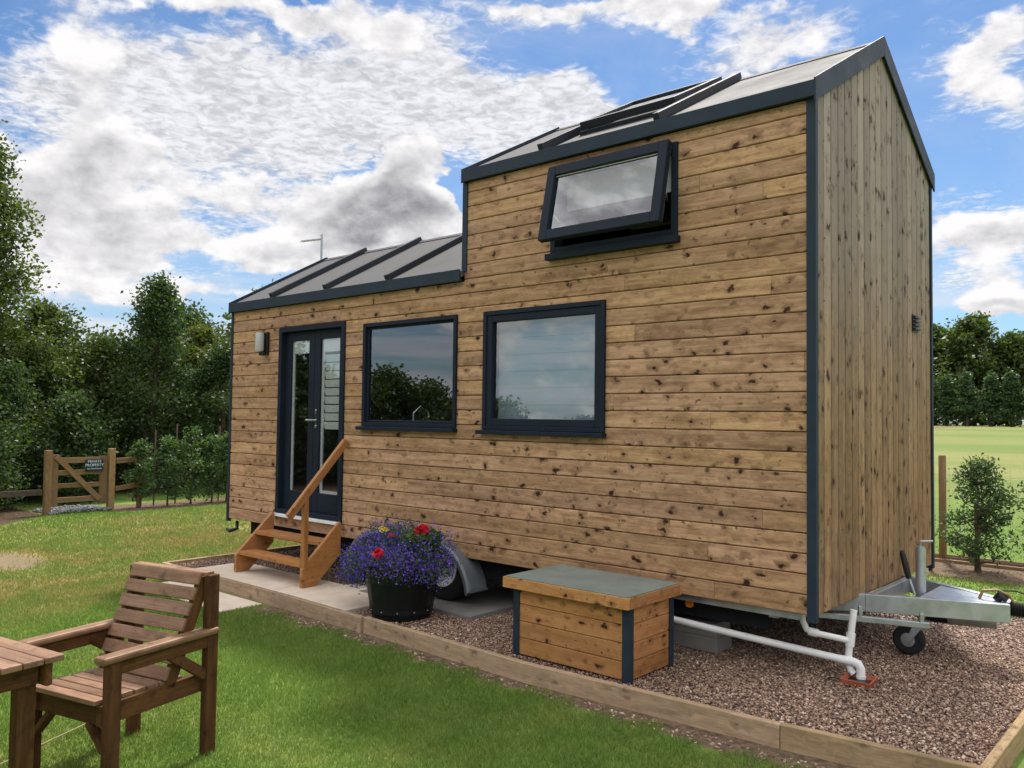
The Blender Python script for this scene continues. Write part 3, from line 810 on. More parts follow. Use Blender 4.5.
for xf, e in ((-.085, EH), (-L_ + .085, EL)):
    lin.add([(xf, .085, .62), (xf, W_H - .085, .62), (xf, W_H - .085, e), (xf, W_H / 2, e + .6), (xf, .085, e)], [(0, 1, 2, 3, 4)], .5)
lin.box(-L_ + .09, -.09, .09, W_H - .09, .60, .62)
lin.box(-2.9, -.09, .09, W_H - .09, 2.66, 2.72)      # loft floor
build('interior_lining', lin, m_lining, **H)
# simple interior furniture read through the panes
f = MB().box(-4.35, -2.9, .10, .62, 1.40, 1.44); f.box(-4.3, -2.95, .14, .58, .62, 1.40)
build('worktop', f, m_lining, **H)
f = MB().tube([(-3.75, .2, 1.44), (-3.75, .2, 1.68), (-3.72, .26, 1.74), (-3.68, .32, 1.70), (-3.68, .32, 1.64)], .010, 8)
build('tap', f, m_chrome, smooth=True, **H)

# base board and chassis
ch = MB()
for y in (.14, W_H - .20): ch.box(-L_ + .25, -.35, y, y + .06, .34, ZB - .004)
for i in range(9): ch.box(-6.2 + i * .72, -6.14 + i * .72, .20, W_H - .20, .38, ZB - .006)
build('chassis', ch, plain('shade_dark_chassis_steel', (.012, .013, .015), .8, spec=.1), **H)  # steel colour darkened to carry the shade under the floor
build('floor_deck', MB().box(-L_ + .03, -.03, .03, W_H - .03, ZB - .003, ZB + .05), m_dark, **H)
build('side_rail', MB().box(-1.9, -.12, .045, .075, .455, .496), m_galv, **H)

# corner trims
def trim(name, boxes): return build(name, sum_boxes(boxes), m_trim, bevel=.002, **H)
def sum_boxes(bs):
    m_ = MB()
    for b in bs: m_.box(*b, r=.5)
    return m_
trim('corner_trim', [(-.045, .012, -.012, .0245, ZB - .035, EH - .03), (-.0245, .012, .0245, .028, ZB - .035, EH - .03)])
trim('corner_trim', [(-.045, .012, W_H - .028, W_H + .012, ZB - .03, EH - .03)])
trim('corner_trim', [(-L_ - .008, -L_ + .030, -.012, .028, ZB - .03, EL - .03)])
trim('corner_trim', [(-L_ - .012, -L_ + .032, W_H - .028, W_H + .012, ZB - .03, EL - .03)])
trim('step_trim', [(SX - .028, SX + .026, -.012, .03, EL - .01, EH - .06)])

# roof: two pitched membranes
RY = W_H / 2
def slope_z(y, e): return e + SL * (min(y, W_H - y) + .05)
def pitched(x0, x1, e, th=.05):
    mb = MB()
    p = [(-.032, slope_z(-.032, e)), (RY, slope_z(RY, e)), (W_H + .03, slope_z(W_H + .03, e)), (W_H + .03, slope_z(W_H + .03, e) - th), (RY, slope_z(RY, e) - th), (-.032, slope_z(-.032, e) - th)]
    N = 6
    mb.prism(p, lambda u, v, t: (t, u, v), x0, x1, .5)
    return mb
roof_hi = build('upper_roof', pitched(SX - .002, .012, EH - .015), m_roof, **H)
roof_lo = build('lower_roof', pitched(-L_ + .006, SX - .004, EL - .015), m_roof, **H)

def slope_box(mb, xa, xb, ya, yb, e, h0, h1):
    """box lying on the front or rear slope"""
    nz = 1 / math.sqrt(1 + SL * SL)
    P = []
    for y in (ya, yb):
        s_ = 1 if (ya + yb) / 2 < RY else -1
        z = e + SL * ((y if s_ > 0 else W_H - y) + .05)
        for hh in (h0, h1):
            P.append((y - s_ * SL * nz * hh, z + nz * hh))
    prof = [P[0], P[1], P[3], P[2]]
    mb.prism(prof, lambda u, v, t: (t, u, v), xa, xb, .5)
def ribs(x, e, roof_e=-.015, w=.05, h=.062):
    mb = MB()
    slope_box(mb, x - w / 2, x + w / 2, .01, RY + .02, e + roof_e, .001, h)
    o = build('roof_batten', mb, m_rib, bevel=.004, **H)
    mb = MB(); slope_box(mb, x - w / 2, x + w / 2, RY + .022, W_H + .03, e + roof_e, .001, h)
    build('roof_batten', mb, m_rib, bevel=.004, **H)
for x in (-2.13, -1.10): ribs(x, EH)
for x in (-5.80, -4.86, -3.93): ribs(x, EL, h=.055)

# fascias and bargeboards
def fascia(name, xa, xb, e, th=.10):
    mb = MB().box(xa, xb, -.046, -.0335, e - th + .012, e + .012, .5)
    mb.box(xa, xb, -.033, -.014, e - th + .012, e - th + .03, .5)
    return build(name, mb, m_trim, bevel=.003, **H)
fascia('upper_fascia', SX - .016, .026, EH); fascia('lower_fascia', -L_ - .014, SX - .018, EL, .10)
mb = MB().box(SX - .034, .026, W_H + .0315, W_H + .043, EH - .09, EH + .012, .5); build('rear_fascia', mb, m_trim, **H)
mb = MB().box(-L_ - .026, SX - .036, W_H + .0315, W_H + .043, EL - .09, EL + .012, .5); build('rear_fascia', mb, m_trim, **H)
def barge(xa, xb, e, th=.125, lift=.022):
    mb = MB()
    for s_ in (0, 1):
        q = (lambda y: y) if s_ == 0 else (lambda y: W_H - y)
        z = lambda y: e + SL * (y + .05)
        a, b = (-.047 if s_ == 0 else -.043), RY
        mb.prism([(q(a), z(a) - th), (q(b), z(b) - th), (q(b), z(b) + lift), (q(a), z(a) + lift)], lambda u, v, t: (t, u, v), xa, xb, .5)
    return build('bargeboard', mb, m_trim, bevel=.003, **H)
barge(.0145, .027, EH)
barge(-L_ - .0145, -L_ + .003, EL, .11, .02)
barge(SX - .0175, SX - .0045, EH, .10, .02)
mb = MB(); 
for (a, b, e) in ((SX - .012, .01, EH), (-L_ - .002, SX - .02, EL)):
    zz = e + SL * (RY + .05) - .015
    mb.prism([(RY - .05, zz - .027), (RY, zz + .006), (RY + .05, zz - .027), (RY + .05, zz - .018), (RY, zz + .016), (RY - .05, zz - .018)], lambda u, v, t: (t, u, v), a, b, .5)
build('ridge_cap', mb, m_roof, **H)

# skylight, propped open
nz = 1 / math.sqrt(1 + SL * SL)
sk = MB(); xa, xb, ya, yb = -2.02, -1.20, .36, 1.12
for (a, b, c, d2) in ((xa, xa + .05, ya, yb), (xb - .05, xb, ya, yb), (xa + .05, xb - .05, ya, ya + .05), (xa + .05, xb - .05, yb - .05, yb)):
    slope_box(sk, a, b, c, d2, EH - .015, .0, .03)
sky_l = build('skylight', sk, m_rib, **H)
def sash_pt(x, s_, hh, Lt=.84, tilt=R(1.0)):
    """point on the open sash: s_ from hinge (0) down to the free edge (Lt)"""
    ang = math.atan(SL) - tilt
    y0_, z0_ = yb + .02, slope_z(yb + .02, EH - .015) + .035
    return (x, y0_ - math.cos(ang) * s_ - math.sin(ang) * hh, z0_ - math.sin(ang) * s_ + math.cos(ang) * hh)
def sash_box(mb, x0, x1, s0, s1, h0, h1):
    vs = [sash_pt(x, s_, h_) for x in (x0, x1) for s_ in (s0, s1) for h_ in (h0, h1)]
    mb.add(vs, [(0, 1, 3, 2), (4, 6, 7, 5), (0, 4, 5, 1), (2, 3, 7, 6), (0, 2, 6, 4), (1, 5, 7, 3)], .5)
mb = MB()
sash_box(mb, xa - .02, xa + .04, 0, .84, 0, .05); sash_box(mb, xb - .04, xb + .02, 0, .84, 0, .05)
sash_box(mb, xa + .04, xb - .04, 0, .06, 0, .05); sash_box(mb, xa + .04, xb - .04, .77, .84, -.01, .05)
build('skylight_sash', mb, m_rib, sky_l, world=True, bevel=.003)
mb = MB().add([sash_pt(xa + .035, .05, .034), sash_pt(xb - .035, .05, .034), sash_pt(xb - .035, .78, .034), sash_pt(xa + .035, .78, .034)], [(0, 1, 2, 3)], .5)
build('skylight_pane', mb, m_glass, sky_l, world=True)
for x_ in (xa + .06, xb - .06): build('skylight_stay', MB().tube([sash_pt(x_, .55, 0), (x_, .62, slope_z(.62, EH))], .006, 6), m_chrome, sky_l, world=True)

# ---- windows and doors
def ring(mb, x0, x1, z0, z1, y0, y1, w, wb=None):
    wb = wb or w
    mb.box(x0, x0 + w, y0, y1, z0, z1, .5); mb.box(x1 - w, x1, y0, y1, z0, z1, .5)
    mb.box(x0 + w, x1 - w, y0, y1, z1 - w, z1, .5); mb.box(x0 + w, x1 - w, y0, y1, z0, z0 + wb, .5)
    return mb
def window(x0, x1, z0, z1, fw, sash, label=None):
    fr = build('window', ring(MB(), x0, x1, z0, z1, -.022, .075, .036), m_navy, bevel=.003, **H)
    if label: fr['label'] = label
    build('window_sash', ring(MB(), x0 + .0365, x1 - .0365, z0 + .0365, z1 - .0365, -.012 if sash else .006, .06, fw), m_navy, fr, world=True, bevel=.004)
    a = .0365 + fw
    build('pane', sheet(x0 + a - .004, x1 - a + .004, .018, z0 + a - .004, z1 - a + .004), m_glass, fr, world=True)
    build('sill', MB().box(x0 - .035, x1 + .012, -.062, -.0005, z0 - .034, z0 - .002), m_navy, fr, world=True, bevel=.004)
    return fr
w1 = window(*WIN[0], .022, False, 'wide fixed window reflecting trees and sky')
w2 = window(*WIN[1], .055, True, 'opening window with a thick frame and a pale blind behind')
bl = MB()
for i in range(12):
    bl.box(-2.60, -1.60, .070 + .004 * (i % 2), .074 + .004 * (i % 2), 1.62 + i * .0665, 1.62 + (i + 1) * .0665, .5)
build('roller_blind', bl, plain('pale_blind_fabric', (0.27, 0.32, 0.37), 0.8, 0, .05, 3), w2, world=True)

# upper window, sash swung out at the bottom
x0, x1, z0, z1 = WIN[2]
w3 = build('window', ring(MB(), x0, x1, z0, z1, -.022, .075, .045), m_navy, bevel=.003, **H)
w3['label'] = 'upper top hung window with its sash swung open'
build('sill', MB().box(x0 - .025, x1 + .02, -.058, -.0005, z0 - .05, z0 - .002), m_navy, w3, world=True, bevel=.004)
TH = R(12)
def op(x, s_, h_):      # s_ down from hinge; h_ outwards
    yh, zh = -.028, z1 - .004
    return (x, yh - math.sin(TH) * s_ - math.cos(TH) * h_, zh - math.cos(TH) * s_ + math.sin(TH) * h_)
def opbox(mb, xa_, xb_, s0, s1, h0, h1):
    vs = [op(x, s_, h_) for x in (xa_, xb_) for s_ in (s0, s1) for h_ in (h0, h1)]
    return mb.add(vs, [(0, 1, 3, 2), (4, 6, 7, 5), (0, 4, 5, 1), (2, 3, 7, 6), (0, 2, 6, 4), (1, 5, 7, 3)], .5)
x0, x1 = x0 + .018, x1 - .025
mb = MB(); SH = .59; fw = .078
opbox(mb, x0 + .006, x0 + fw, 0, SH, 0, .055); opbox(mb, x1 - fw, x1 - .006, 0, SH, 0, .055)
opbox(mb, x0 + fw, x1 - fw, 0, fw, 0, .055); opbox(mb, x0 + fw, x1 - fw, SH - fw, SH, 0, .055)
build('window_sash', mb, m_navy, w3, world=True, bevel=.005)
mb = MB().add([op(x0 + fw - .004, fw - .004, .026), op(x1 - fw + .004, fw - .004, .026), op(x1 - fw + .004, SH - fw + .004, .026), op(x0 + fw - .004, SH - fw + .004, .026)], [(0, 1, 2, 3)], .5)
build('pane', mb, m_glass, w3, world=True)
mb = MB(); 
opbox(mb, x1 - .03, x1 - .012, .02, SH - .02, -.006, -.001); opbox(mb, x0 + .02, x1 - .03, SH - .022, SH - .006, -.006, -.001)
opbox(mb, x0 + fw, x1 - fw, fw, fw + .006, .029, .032); opbox(mb, x0 + fw, x1 - fw, SH - fw - .006, SH - fw, .029, .032)
build('seal', mb, m_white, w3, world=True)
build('window_stay', MB().tube([op(x1 - .03, .32, 0), (x1 - .05, .0, z1 - .40)], .007, 6), m_chrome, w3, world=True)
build('window_stay', MB().tube([op(x0 + .03, .32, 0), (x0 + .05, .0, z1 - .40)], .007, 6), m_chrome, w3, world=True)
build('catch', MB().tube([op(x0 + .45, SH - .05, -.01), op(x0 + .55, SH - .05, -.02)], .010, 8), m_chrome, w3, world=True)
mb = MB().box(x0 + .05, x1 - .05, .10, .11, z0 + .34, z1 - .05)
build('blackout_blind', mb, plain('grey_blind_fabric', (0.50, 0.51, 0.53), .8), w3, world=True)

# double door
x0, x1, z0, z1 = DOOR
df = build('door_frame', ring(MB(), x0, x1, z0, z1, -.018, .084, .05), m_navy, bevel=.003, **H)
build('threshold', MB().box(x0 - .01, x1 + .01, -.075, -.024, z0 - .022, z0 + .004), m_white, df, world=True, bevel=.003)
xm = (x0 + x1) / 2
for k, (a, b) in enumerate(((x0 + .051, xm - .002), (xm + .002, x1 - .051))):
    dr = build('door', ring(MB(), a, b, z0 + .051, z1 - .051, .040, .078, .092, .19), m_navy, bevel=.004, **H)
    build('pane', sheet(a + .090, b - .090, .060, z0 + .238, z1 - .141), m_glass, dr, world=True)
    pa, pb, pz0, pz1 = a + .092, b - .092, z0 + .24, z1 - .143
    m_ = MB().box(pa, pb, .064, .077, pz1 - .13, pz1, .5).box(pa, pa + .035, .064, .077, pz0, pz1 - .13, .5)
    if k == 1: m_.box(pa + .035, pb, .064, .077, pz0, pz0 + .03, .5)
    build('blind_cassette', m_, m_blind, dr, world=True)
    if k == 1:
        m_ = MB()
        for i in range(9):
            zz = pz1 - .16 - i * .083
            m_.prism([(.072, zz), (.086, zz - .070), (.089, zz - .068), (.075, zz + .002)], lambda u, v, t: (t, u, v), pa + .036, pb, .5)
        build('slatted_blind', m_, m_blind, dr, world=True)
        m_ = MB().box(a + .035, a + .060, .032, .040, 1.52, 1.72, .5).tube([(a + .05, .032, 1.60), (a + .05, -.01, 1.60), (a - .055, -.012, 1.60)], .008, 8)
        m_.tube([(a + .048, .032, 1.69), (a + .048, .018, 1.69)], .014, 10).tube([(a + .048, .032, 1.54), (a + .048, .02, 1.54)], .011, 10)
        build('handle', m_, m_chrome, dr, world=True, smooth=True)
    for zz in (z0 + .25, 1.6, z1 - .25):
        h_ = MB().box((a - .012) if k == 0 else (b - .002), (a + .002) if k == 0 else (b + .012), .026, .040, zz - .045, zz + .045, .5)
        build('hinge', h_, m_black, dr, world=True)

# wall lamp by the door
lm = MB().box(-5.90, -5.80, -.035, -.001, 2.28, 2.52, .5).box(-5.89, -5.81, -.075, -.035, 2.27, 2.31, .5)
lamp = build('wall_lamp', lm, m_black, bevel=.006, **H)
lm = MB().lathe([(0, 2.315), (.040, 2.315), (.045, 2.33), (.045, 2.49), (.040, 2.51), (0, 2.51)], (-5.86, -.082, 0), 20)
build('lamp_diffuser', lm, plain('frosted_lamp_cover', (.42, .43, .43), .4), lamp, world=True, smooth=True)
# vent grille
vg = MB().box(.001, .012, 1.96, 2.10, 2.36, 2.49, .5)
for i in range(4): vg.box(.012, .028, 1.965, 2.095, 2.372 + i * .03, 2.386 + i * .03, .5)
build('vent_grille', vg, m_black, **H)
# aerial at the far end
ae_ = MB().tube([(-6.66, 1.25, 3.45), (-6.66, 1.25, 3.90)], .013, 8)
an = build('aerial', ae_, m_galv, smooth=True, **H)
a2 = MB()
a2.tube([(-6.66, 1.25, 3.84), (-6.87, 1.10, 3.815)], .014, 6)
for i in range(6):
    t_ = .25 + i * .15; x, y, z = -6.66 - .22 * t_, 1.25 - .155 * t_, 3.84 - .026 * t_
    a2.tube([(x + .02, y - .03, z - .022), (x - .02, y + .03, z + .022)], .004, 5)
build('aerial_boom', a2, m_galv, an, world=True)

# wheels and mudguard
mg = MB(); N = 40
prof = []
xl, xr, rad, t_ = -4.36, -2.73, .44, .635
for i in range(13): w = math.pi - i * math.pi / 24; prof.append((xl + rad + rad * math.cos(w), t_ - rad + rad * math.sin(w)))
for i in range(13): w = math.pi / 2 - i * math.pi / 24; prof.append((xr - rad + rad * math.cos(w), t_ - rad + rad * math.sin(w)))
prof = [(xl - .0, .10 + .12)] + [(xl - .0, .19)] + prof[1:-1] + [(xr + .002, .28), (xr + .006, .25)]
prof = prof[1:]
vs = []; fs = []
sect = [(.13, -.02), (-.045, 0.0), (-.085, -.006), (-.10, -.022), (-.10, -.05), (-.088, -.052), (-.082, -.03), (-.04, -.014), (.13, -.034)]
for i, (x, z) in enumerate(prof):
    a = Vector(prof[max(i - 1, 0)]); b = Vector(prof[min(i + 1, len(prof) - 1)]); tt = (b - a).normalized(); nn = Vector((-tt.y, tt.x))
    for (y, h_) in sect: vs.append((x + nn.x * h_, y, z + nn.y * h_))
ns = len(sect)
for i in range(len(prof) - 1):
    for k in range(ns): fs.append((i * ns + k, i * ns + (k + 1) % ns, (i + 1) * ns + (k + 1) % ns, (i + 1) * ns + k))
mg.add(vs, fs, .5)
build('mudguard', mg, m_mud, smooth=True, **H)
def wheel(x, y):
    t_ = MB().lathe([(.17, .0), (.26, -.005), (.288, .012), (.298, .04), (.298, .15), (.288, .175), (.26, .19), (.17, .185)], (x, y, .405), 40, 'y')
    w_ = build('wheel', t_, m_tyre, smooth=True, **H)
    r_m = MB().lathe([(.0, .055), (.05, .05), (.06, .06), (.10, .065), (.115, .045), (.15, .03), (.165, .0), (.178, -.004), (.18, .01), (.17, .03)], (x, y, .405), 40, 'y')
    build('rim', r_m, plain('painted_wheel_rim', (.62, .63, .65), .4, .0), w_, world=True, smooth=True)
    hb = MB().lathe([(0, .018), (.03, .02), (.036, .055)], (x, y, .405), 16, 'y')
    for k in range(5):
        w = 2 * math.pi * k / 5; hb.lathe([(0, .035), (.010, .037), (.011, .06)], (x + .075 * math.cos(w), y, .405 + .075 * math.sin(w)), 8, 'y')
    build('hub', hb, m_black, w_, world=True)
for x in (-3.17, -3.87): wheel(x, .02)
for x in (-3.17, -3.87): wheel(x, W_H - .21)
build('axle', MB().tube([(-3.17, .2, .405), (-3.17, W_H - .2, .405)], .035, 10).tube([(-3.87, .2, .405), (-3.87, W_H - .2, .405)], .035, 10), m_galv, **H)

# drawbar
db = empty('x', (0, 0, 0), None, None); bpy.data.objects.remove(db)
def chan(mb, p0, p1, w, h, t=.006, side=1):
    """box section between two ground-plan points; z = centre"""
    p0, p1 = Vector(p0), Vector(p1); X = (p1 - p0).normalized(); Y = Vector((0, 0, 1)).cross(X).normalized()
    vs = []
    for p in (p0, p1):
        for (a, b) in ((-w / 2, -h / 2), (w / 2, -h / 2), (w / 2, h / 2), (-w / 2, h / 2)):
            vs.append(p + Y * a + Vector((0, 0, b)))
    mb.add(vs, [(3, 2, 1, 0), (4, 5, 6, 7), (0, 1, 5, 4), (1, 2, 6, 5), (2, 3, 7, 6), (3, 0, 4, 7)], .5)
mb = MB()
chan(mb, (-.9, .36, .43), (.02, .80, .465), .05, .115)
chan(mb, (.02, .80, .465), (.78, 1.19, .450), .05, .115)
chan(mb, (-.9, W_H - .36, .43), (.02, 1.70, .465), .05, .115)
chan(mb, (.02, 1.70, .465), (.78, 1.33, .450), .05, .115)
chan(mb, (.045, .84, .465), (.045, 1.66, .465), .045, .10)
mb.add([(.30, .98, .505), (.78, 1.20, .497), (.78, 1.32, .497), (.30, 1.52, .505), (.30, .98, .511), (.78, 1.20, .503), (.78, 1.32, .503), (.30, 1.52, .511)],
       [(3, 2, 1, 0), (4, 5, 6, 7), (0, 1, 5, 4), (1, 2, 6, 5), (2, 3, 7, 6), (3, 0, 4, 7)], .5)
drawbar = build('drawbar', mb, m_galv, bevel=.005, **H)
mb = MB(); chan(mb, (-.35, .30, .435), (.46, .62, .42), .035, .035)
chan(mb, (.09, .47, .465), (.11, .48, .465), .03, .08); chan(mb, (.41, .60, .45), (.43, .61, .45), .03, .08)
build('front_support_bar', mb, m_galv, bevel=.003, **H)
# jockey wheel with its winding tube
mb = MB().tube([(.26, 1.19, .34), (.26, 1.19, .80)], .033, 16)
mb.tube([(.26, 1.19, .80), (.26, 1.19, .815)], .026, 12)
mb.tube([(.26, 1.19, .815), (.26, 1.19, .85), (.33, 1.22, .855)], .007, 8)
mb.tube([(.27, 1.17, .34), (.24, 1.15, .22)], .022, 10)
jk = build('jockey_stem', mb, m_galv, smooth=True, **H)
jw = MB().lathe([(.045, -.03), (.085, -.032), (.10, -.02), (.10, .02), (.085, .032), (.045, .03)], (.20, 1.13, .195), 28, 'y')
build('jockey_wheel', jw, m_tyre, jk, world=True, smooth=True)
jw = MB().lathe([(0, -.028), (.045, -.03), (.07, -.026), (.078, -.031), (.08, -.02)], (.20, 1.13, .195), 24, 'y')
build('wheel_disc', jw, m_galv, jk, world=True, smooth=True)
mb = MB(); mb.prism([(.19, .18), (.22, .19), (.32, .33), (.25, .34)], lambda u, v, t: (u, t, v), 1.085, 1.092, .5); mb.prism([(.19, .18), (.22, .19), (.32, .33), (.25, .34)], lambda u, v, t: (u, t, v), 1.168, 1.175, .5)
build('wheel_fork', mb, m_galv, jk, world=True)
# handbrake
mb = MB().tube([(.24, 1.12, .50), (.20, 1.12, .62)], .009, 8)
hbk = build('handbrake_lever', mb, m_galv, smooth=True, **H)
mb = MB().tube([(.205, 1.12, .60), (.19, 1.12, .66), (.165, 1.12, .76), (.16, 1.12, .785)], [.017, .021, .019, .012], 10)
build('lever_grip', mb, m_black, hbk, world=True, smooth=True)
mb = MB().tube([(.05, 1.22, .40), (.30, 1.22, .35), (.5, 1.22, .36)], [.03, .035, .04], 12)
build('brake_spring', mb, m_black, smooth=True, **H)
mb = MB().tube([(.42, 1.22, .37), (.70, 1.25, .38)], [.055, .055], 14)
build('damper_tube', mb, m_galv, smooth=True, **H)
# coupling with bellows
pr = []
x = .77
while x < 1.0: pr += [(.040, x - .0), (.050, x + .008), (.040, x + .016)]; x += .016
mb = MB().lathe(pr, (0, 1.26, .465), 20, 'x')
bw = build('coupling_bellows', mb, m_black, **H)
mb = MB().tube([(.98, 1.26, .465), (1.10, 1.26, .465), (1.2, 1.26, .46)], [.035, .035, .04], 14)
mb.box(1.10, 1.26, 1.215, 1.305, .43, .52)
build('coupling_head', mb, m_galv, bevel=.006, **H)
mb = MB().tube([(.60, 1.25, .51), (.62, 1.25, .56), (.70, 1.26, .575), (.77, 1.26, .55), (.80, 1.26, .50)], .010, 8)
build('yellow_hose', mb, m_gold, smooth=True, **H)
mb = MB().tube([(.70, 1.26, .51), (.72, 1.26, .545), (.76, 1.26, .52)], [.03, .035, .02], 10)
build('cable_plug', mb, m_black, smooth=True, **H)
mb = MB().tube([(.70, 1.30, .565), (.80, 1.31, .575), (.90, 1.30, .55), (.97, 1.29, .50), (1.0, 1.28, .40), (.93, 1.27, .36), (.86, 1.26, .38)], .0055, 6)
build('black_cable', mb, m_black, smooth=True, **H)
mb = MB().tube([(-6.45, .06, .46), (-6.38, .02, .40), (-6.46, -.02, .37), (-6.52, -.02, .385)], [.02, .02, .022, .016], 8)
build('cable_stub', mb, m_black, smooth=True, **H)
mb = MB().lathe([(0, -.02), (.026, -.018), (.03, 0)], (-.88, .10, .43), 16, 'y')
build('marker_lamp', mb, m_orange, **H)
build('corner_steady', MB().box(-.45, -.38, .16, .22, .42, .49), m_galv, **H)
build('corner_steady', MB().box(-.33, -.27, .10, .16, .43, .48), m_galv, **H)

# ================================================================== things round the house
# waste pipes and gully
pipe = empty('waste_pipe', (0.1, .3, .1), 'white plastic waste pipes dropping into the terracotta gully', 'pipe')
PW = dict(parent=pipe, world=True, smooth=True)
build('long_pipe', MB().tube([(-1.36, .10, .50), (-1.35, .02, .42), (-1.33, -.05, .372), (-1.28, -.065, .36), (.05, .302, .202)], .023, 12), m_white, **PW)
build('elbow', MB().tube([(.03, .297, .204), (.105, .318, .196), (.135, .33, .185), (.15, .33, .16), (.152, .33, .075)], [.025, .026, .026, .026, .025], 12).tube([(.152, .33, .12), (.152, .33, .10)], .029, 12), m_white, **PW)
build('drop_pipe', MB().tube([(.10, .36, .50), (.085, .34, .33), (.075, .33, .20), (.09, .33, .14), (.11, .33, .12)], .021, 12).tube([(.088, .345, .36), (.082, .338, .28)], .027, 12), m_white, **PW)
build('branch_pipe', MB().tube([(-.16, .2, .50), (-.155, .2, .42), (-.13, .2, .37), (-.09, .21, .355), (.085, .335, .315)], .019, 12).tube([(-.12, .2, .362), (-.07, .225, .351)], .025, 12), m_white, **PW)
gl = empty('drain_gully', (.15, .28, .085), 'small terracotta drain gully sunk in the gravel under the white pipes', 'drain')
mb = MB()
Rr = [(.080, .080), (.088, .116), (.080, .118), (.070, .09)]
vs = []; 
for (a, z) in Rr:
    for (sx, sy) in ((-1, -1), (1, -1), (1, 1), (-1, 1)): vs.append((.16 + sx * a, .27 + sy * a * .85, z + (.012 if sy > 0 else -.0)))
fs = [(i * 4 + k, i * 4 + (k + 1) % 4, (i + 1) * 4 + (k + 1) % 4, (i + 1) * 4 + k) for i in range(3) for k in range(4)]
mb.add(vs, fs, .5); build('gully_rim', mb, m_terra, gl, world=True)
build('gully_grid', MB().box(.10, .22, .22, .33, .098, .102), m_black, gl, world=True)
o = build('cable_loop', MB().tube([(.03 + .035 * math.cos(a), .22 + .028 * math.sin(a), .098) for a in np.linspace(0, 5.4, 16)], .004, 6), m_black, smooth=True)
tag(o, 'small black cable loop lying on the gravel beside the gully', 'cable')
# concrete blocks supporting the chassis
def block(x, y, z, lx, ly, lz, label):
    o = build('concrete_block', MB().box(-lx / 2, lx / 2, -ly / 2, ly / 2, 0, lz), m_conc, bevel=.006); o.location = (x, y, z)
    return tag(o, label, 'concrete block', 'concrete blocks under the chassis')
block(-.98, .36, .088, .44, .22, .1, 'lower concrete block under the chassis, on the gravel behind the wooden box')
block(-.98, .35, .1885, .44, .20, .1, 'upper concrete block stacked under the chassis behind the wooden box')

# steps
st = empty('wooden_steps', (-4.98, -.28, .105), 'orange oiled wooden steps with one handrail below the double door', 'steps')
def stringer(x):
    prof = [(-.50, .105), (-.50, .27), (-.475, .30), (-.105, .655), (-.082, .655), (-.082, .36), (-.36, .105)]
    o = build('stringer', MB().prism([(y + .28, z - .105) for y, z in prof], lambda u, v, t: (u, t, v), -.02, .02), m_step, st, bevel=.004)
    o.location = (x + 4.98, 0, 0); o.rotation_euler = (0, 0, R(90))
    return o
stringer(-5.53); stringer(-4.43)
for (y, z) in ((-.385, .295), (-.205, .475)):
    beam('tread', (-5.508, y, z), (-4.452, y, z), .19, .036, m_step, st, world=True, bevel=.004)
beam('newel_post', (-4.43, -.47, .27), (-4.43, -.47, .93), .055, .045, m_step, st, up=(0, 1, 0), world=True)
beam('handrail', (-4.43, -.64, .745), (-4.43, -.03, 1.41), .045, .068, m_step, st, world=True, bevel=.006)

# storage box
bx = empty('storage_box', (-1.285, -.45, .09), 'low timber storage box with a grey green felt lid beside the trailer', 'storage box')
x0, x1, y0, y1, z0, z1 = -1.73, -.84, -.70, -.20, .10, .535
def panel(name, n, fn, ln, mat):
    mb = MB(); hh = (z1 - z0) / n
    for i in range(n):
        a, b = z0 + i * hh + .0015, z0 + (i + 1) * hh - .0015
        mb.prism([(.02, a), (.004, a), (0, a + .004), (0, b - .004), (.004, b), (.02, b)], fn, 0, ln)
    return build(name, mb, mat, bx, world=True)
panel('front_panel', 4, lambda u, v, t: (x0 + t, y0 + u, v), x1 - x0, m_box)
panel('rear_panel', 4, lambda u, v, t: (x0 + t, y1 - u, v), x1 - x0, m_box)
panel('side_panel', 4, lambda u, v, t: (x1 - u - .001, y0 + .021 + t, v), y1 - y0 - .042, m_boxy)
panel('side_panel', 4, lambda u, v, t: (x0 + u + .001, y0 + .021 + t, v), y1 - y0 - .042, m_boxy)
for (cx, sx) in ((x0, -1), (x1, 1)):
    for (cy, sy) in ((y0, -1), (y1, 1)):
        a = MB()
        xa_, xb_ = sorted((cx + sx * .008, cx - sx * .042)); a.box(xa_, xb_, *sorted((cy + sy * .008, cy + sy * .0005)), .09, z1 - .001, .5)
        a.box(*sorted((cx + sx * .008, cx + sx * .0005)), *sorted((cy, cy - sy * .042)), .09, z1 - .001, .5)
        build('corner_post', a, m_trim, bx, world=True)
lid = build('lid', MB().box(-1.755, -.825, -.748, -.172, .585, .600), m_box, bx, world=True)
for a in (-.77, -.171): build('lid_edge', MB().box(-1.78, -.80, a, a + .021, .535, .603), m_box, lid, world=True, bevel=.002)
for a in (-1.78, -.82): build('lid_edge', MB().box(a, a + .02, -.7485, -.1715, .535, .603), m_boxy, lid, world=True, bevel=.002)
build('felt_top', MB().box(-1.77, -.81, -.76, -.16, .6035, .609), m_felt, lid, world=True, bevel=.001)

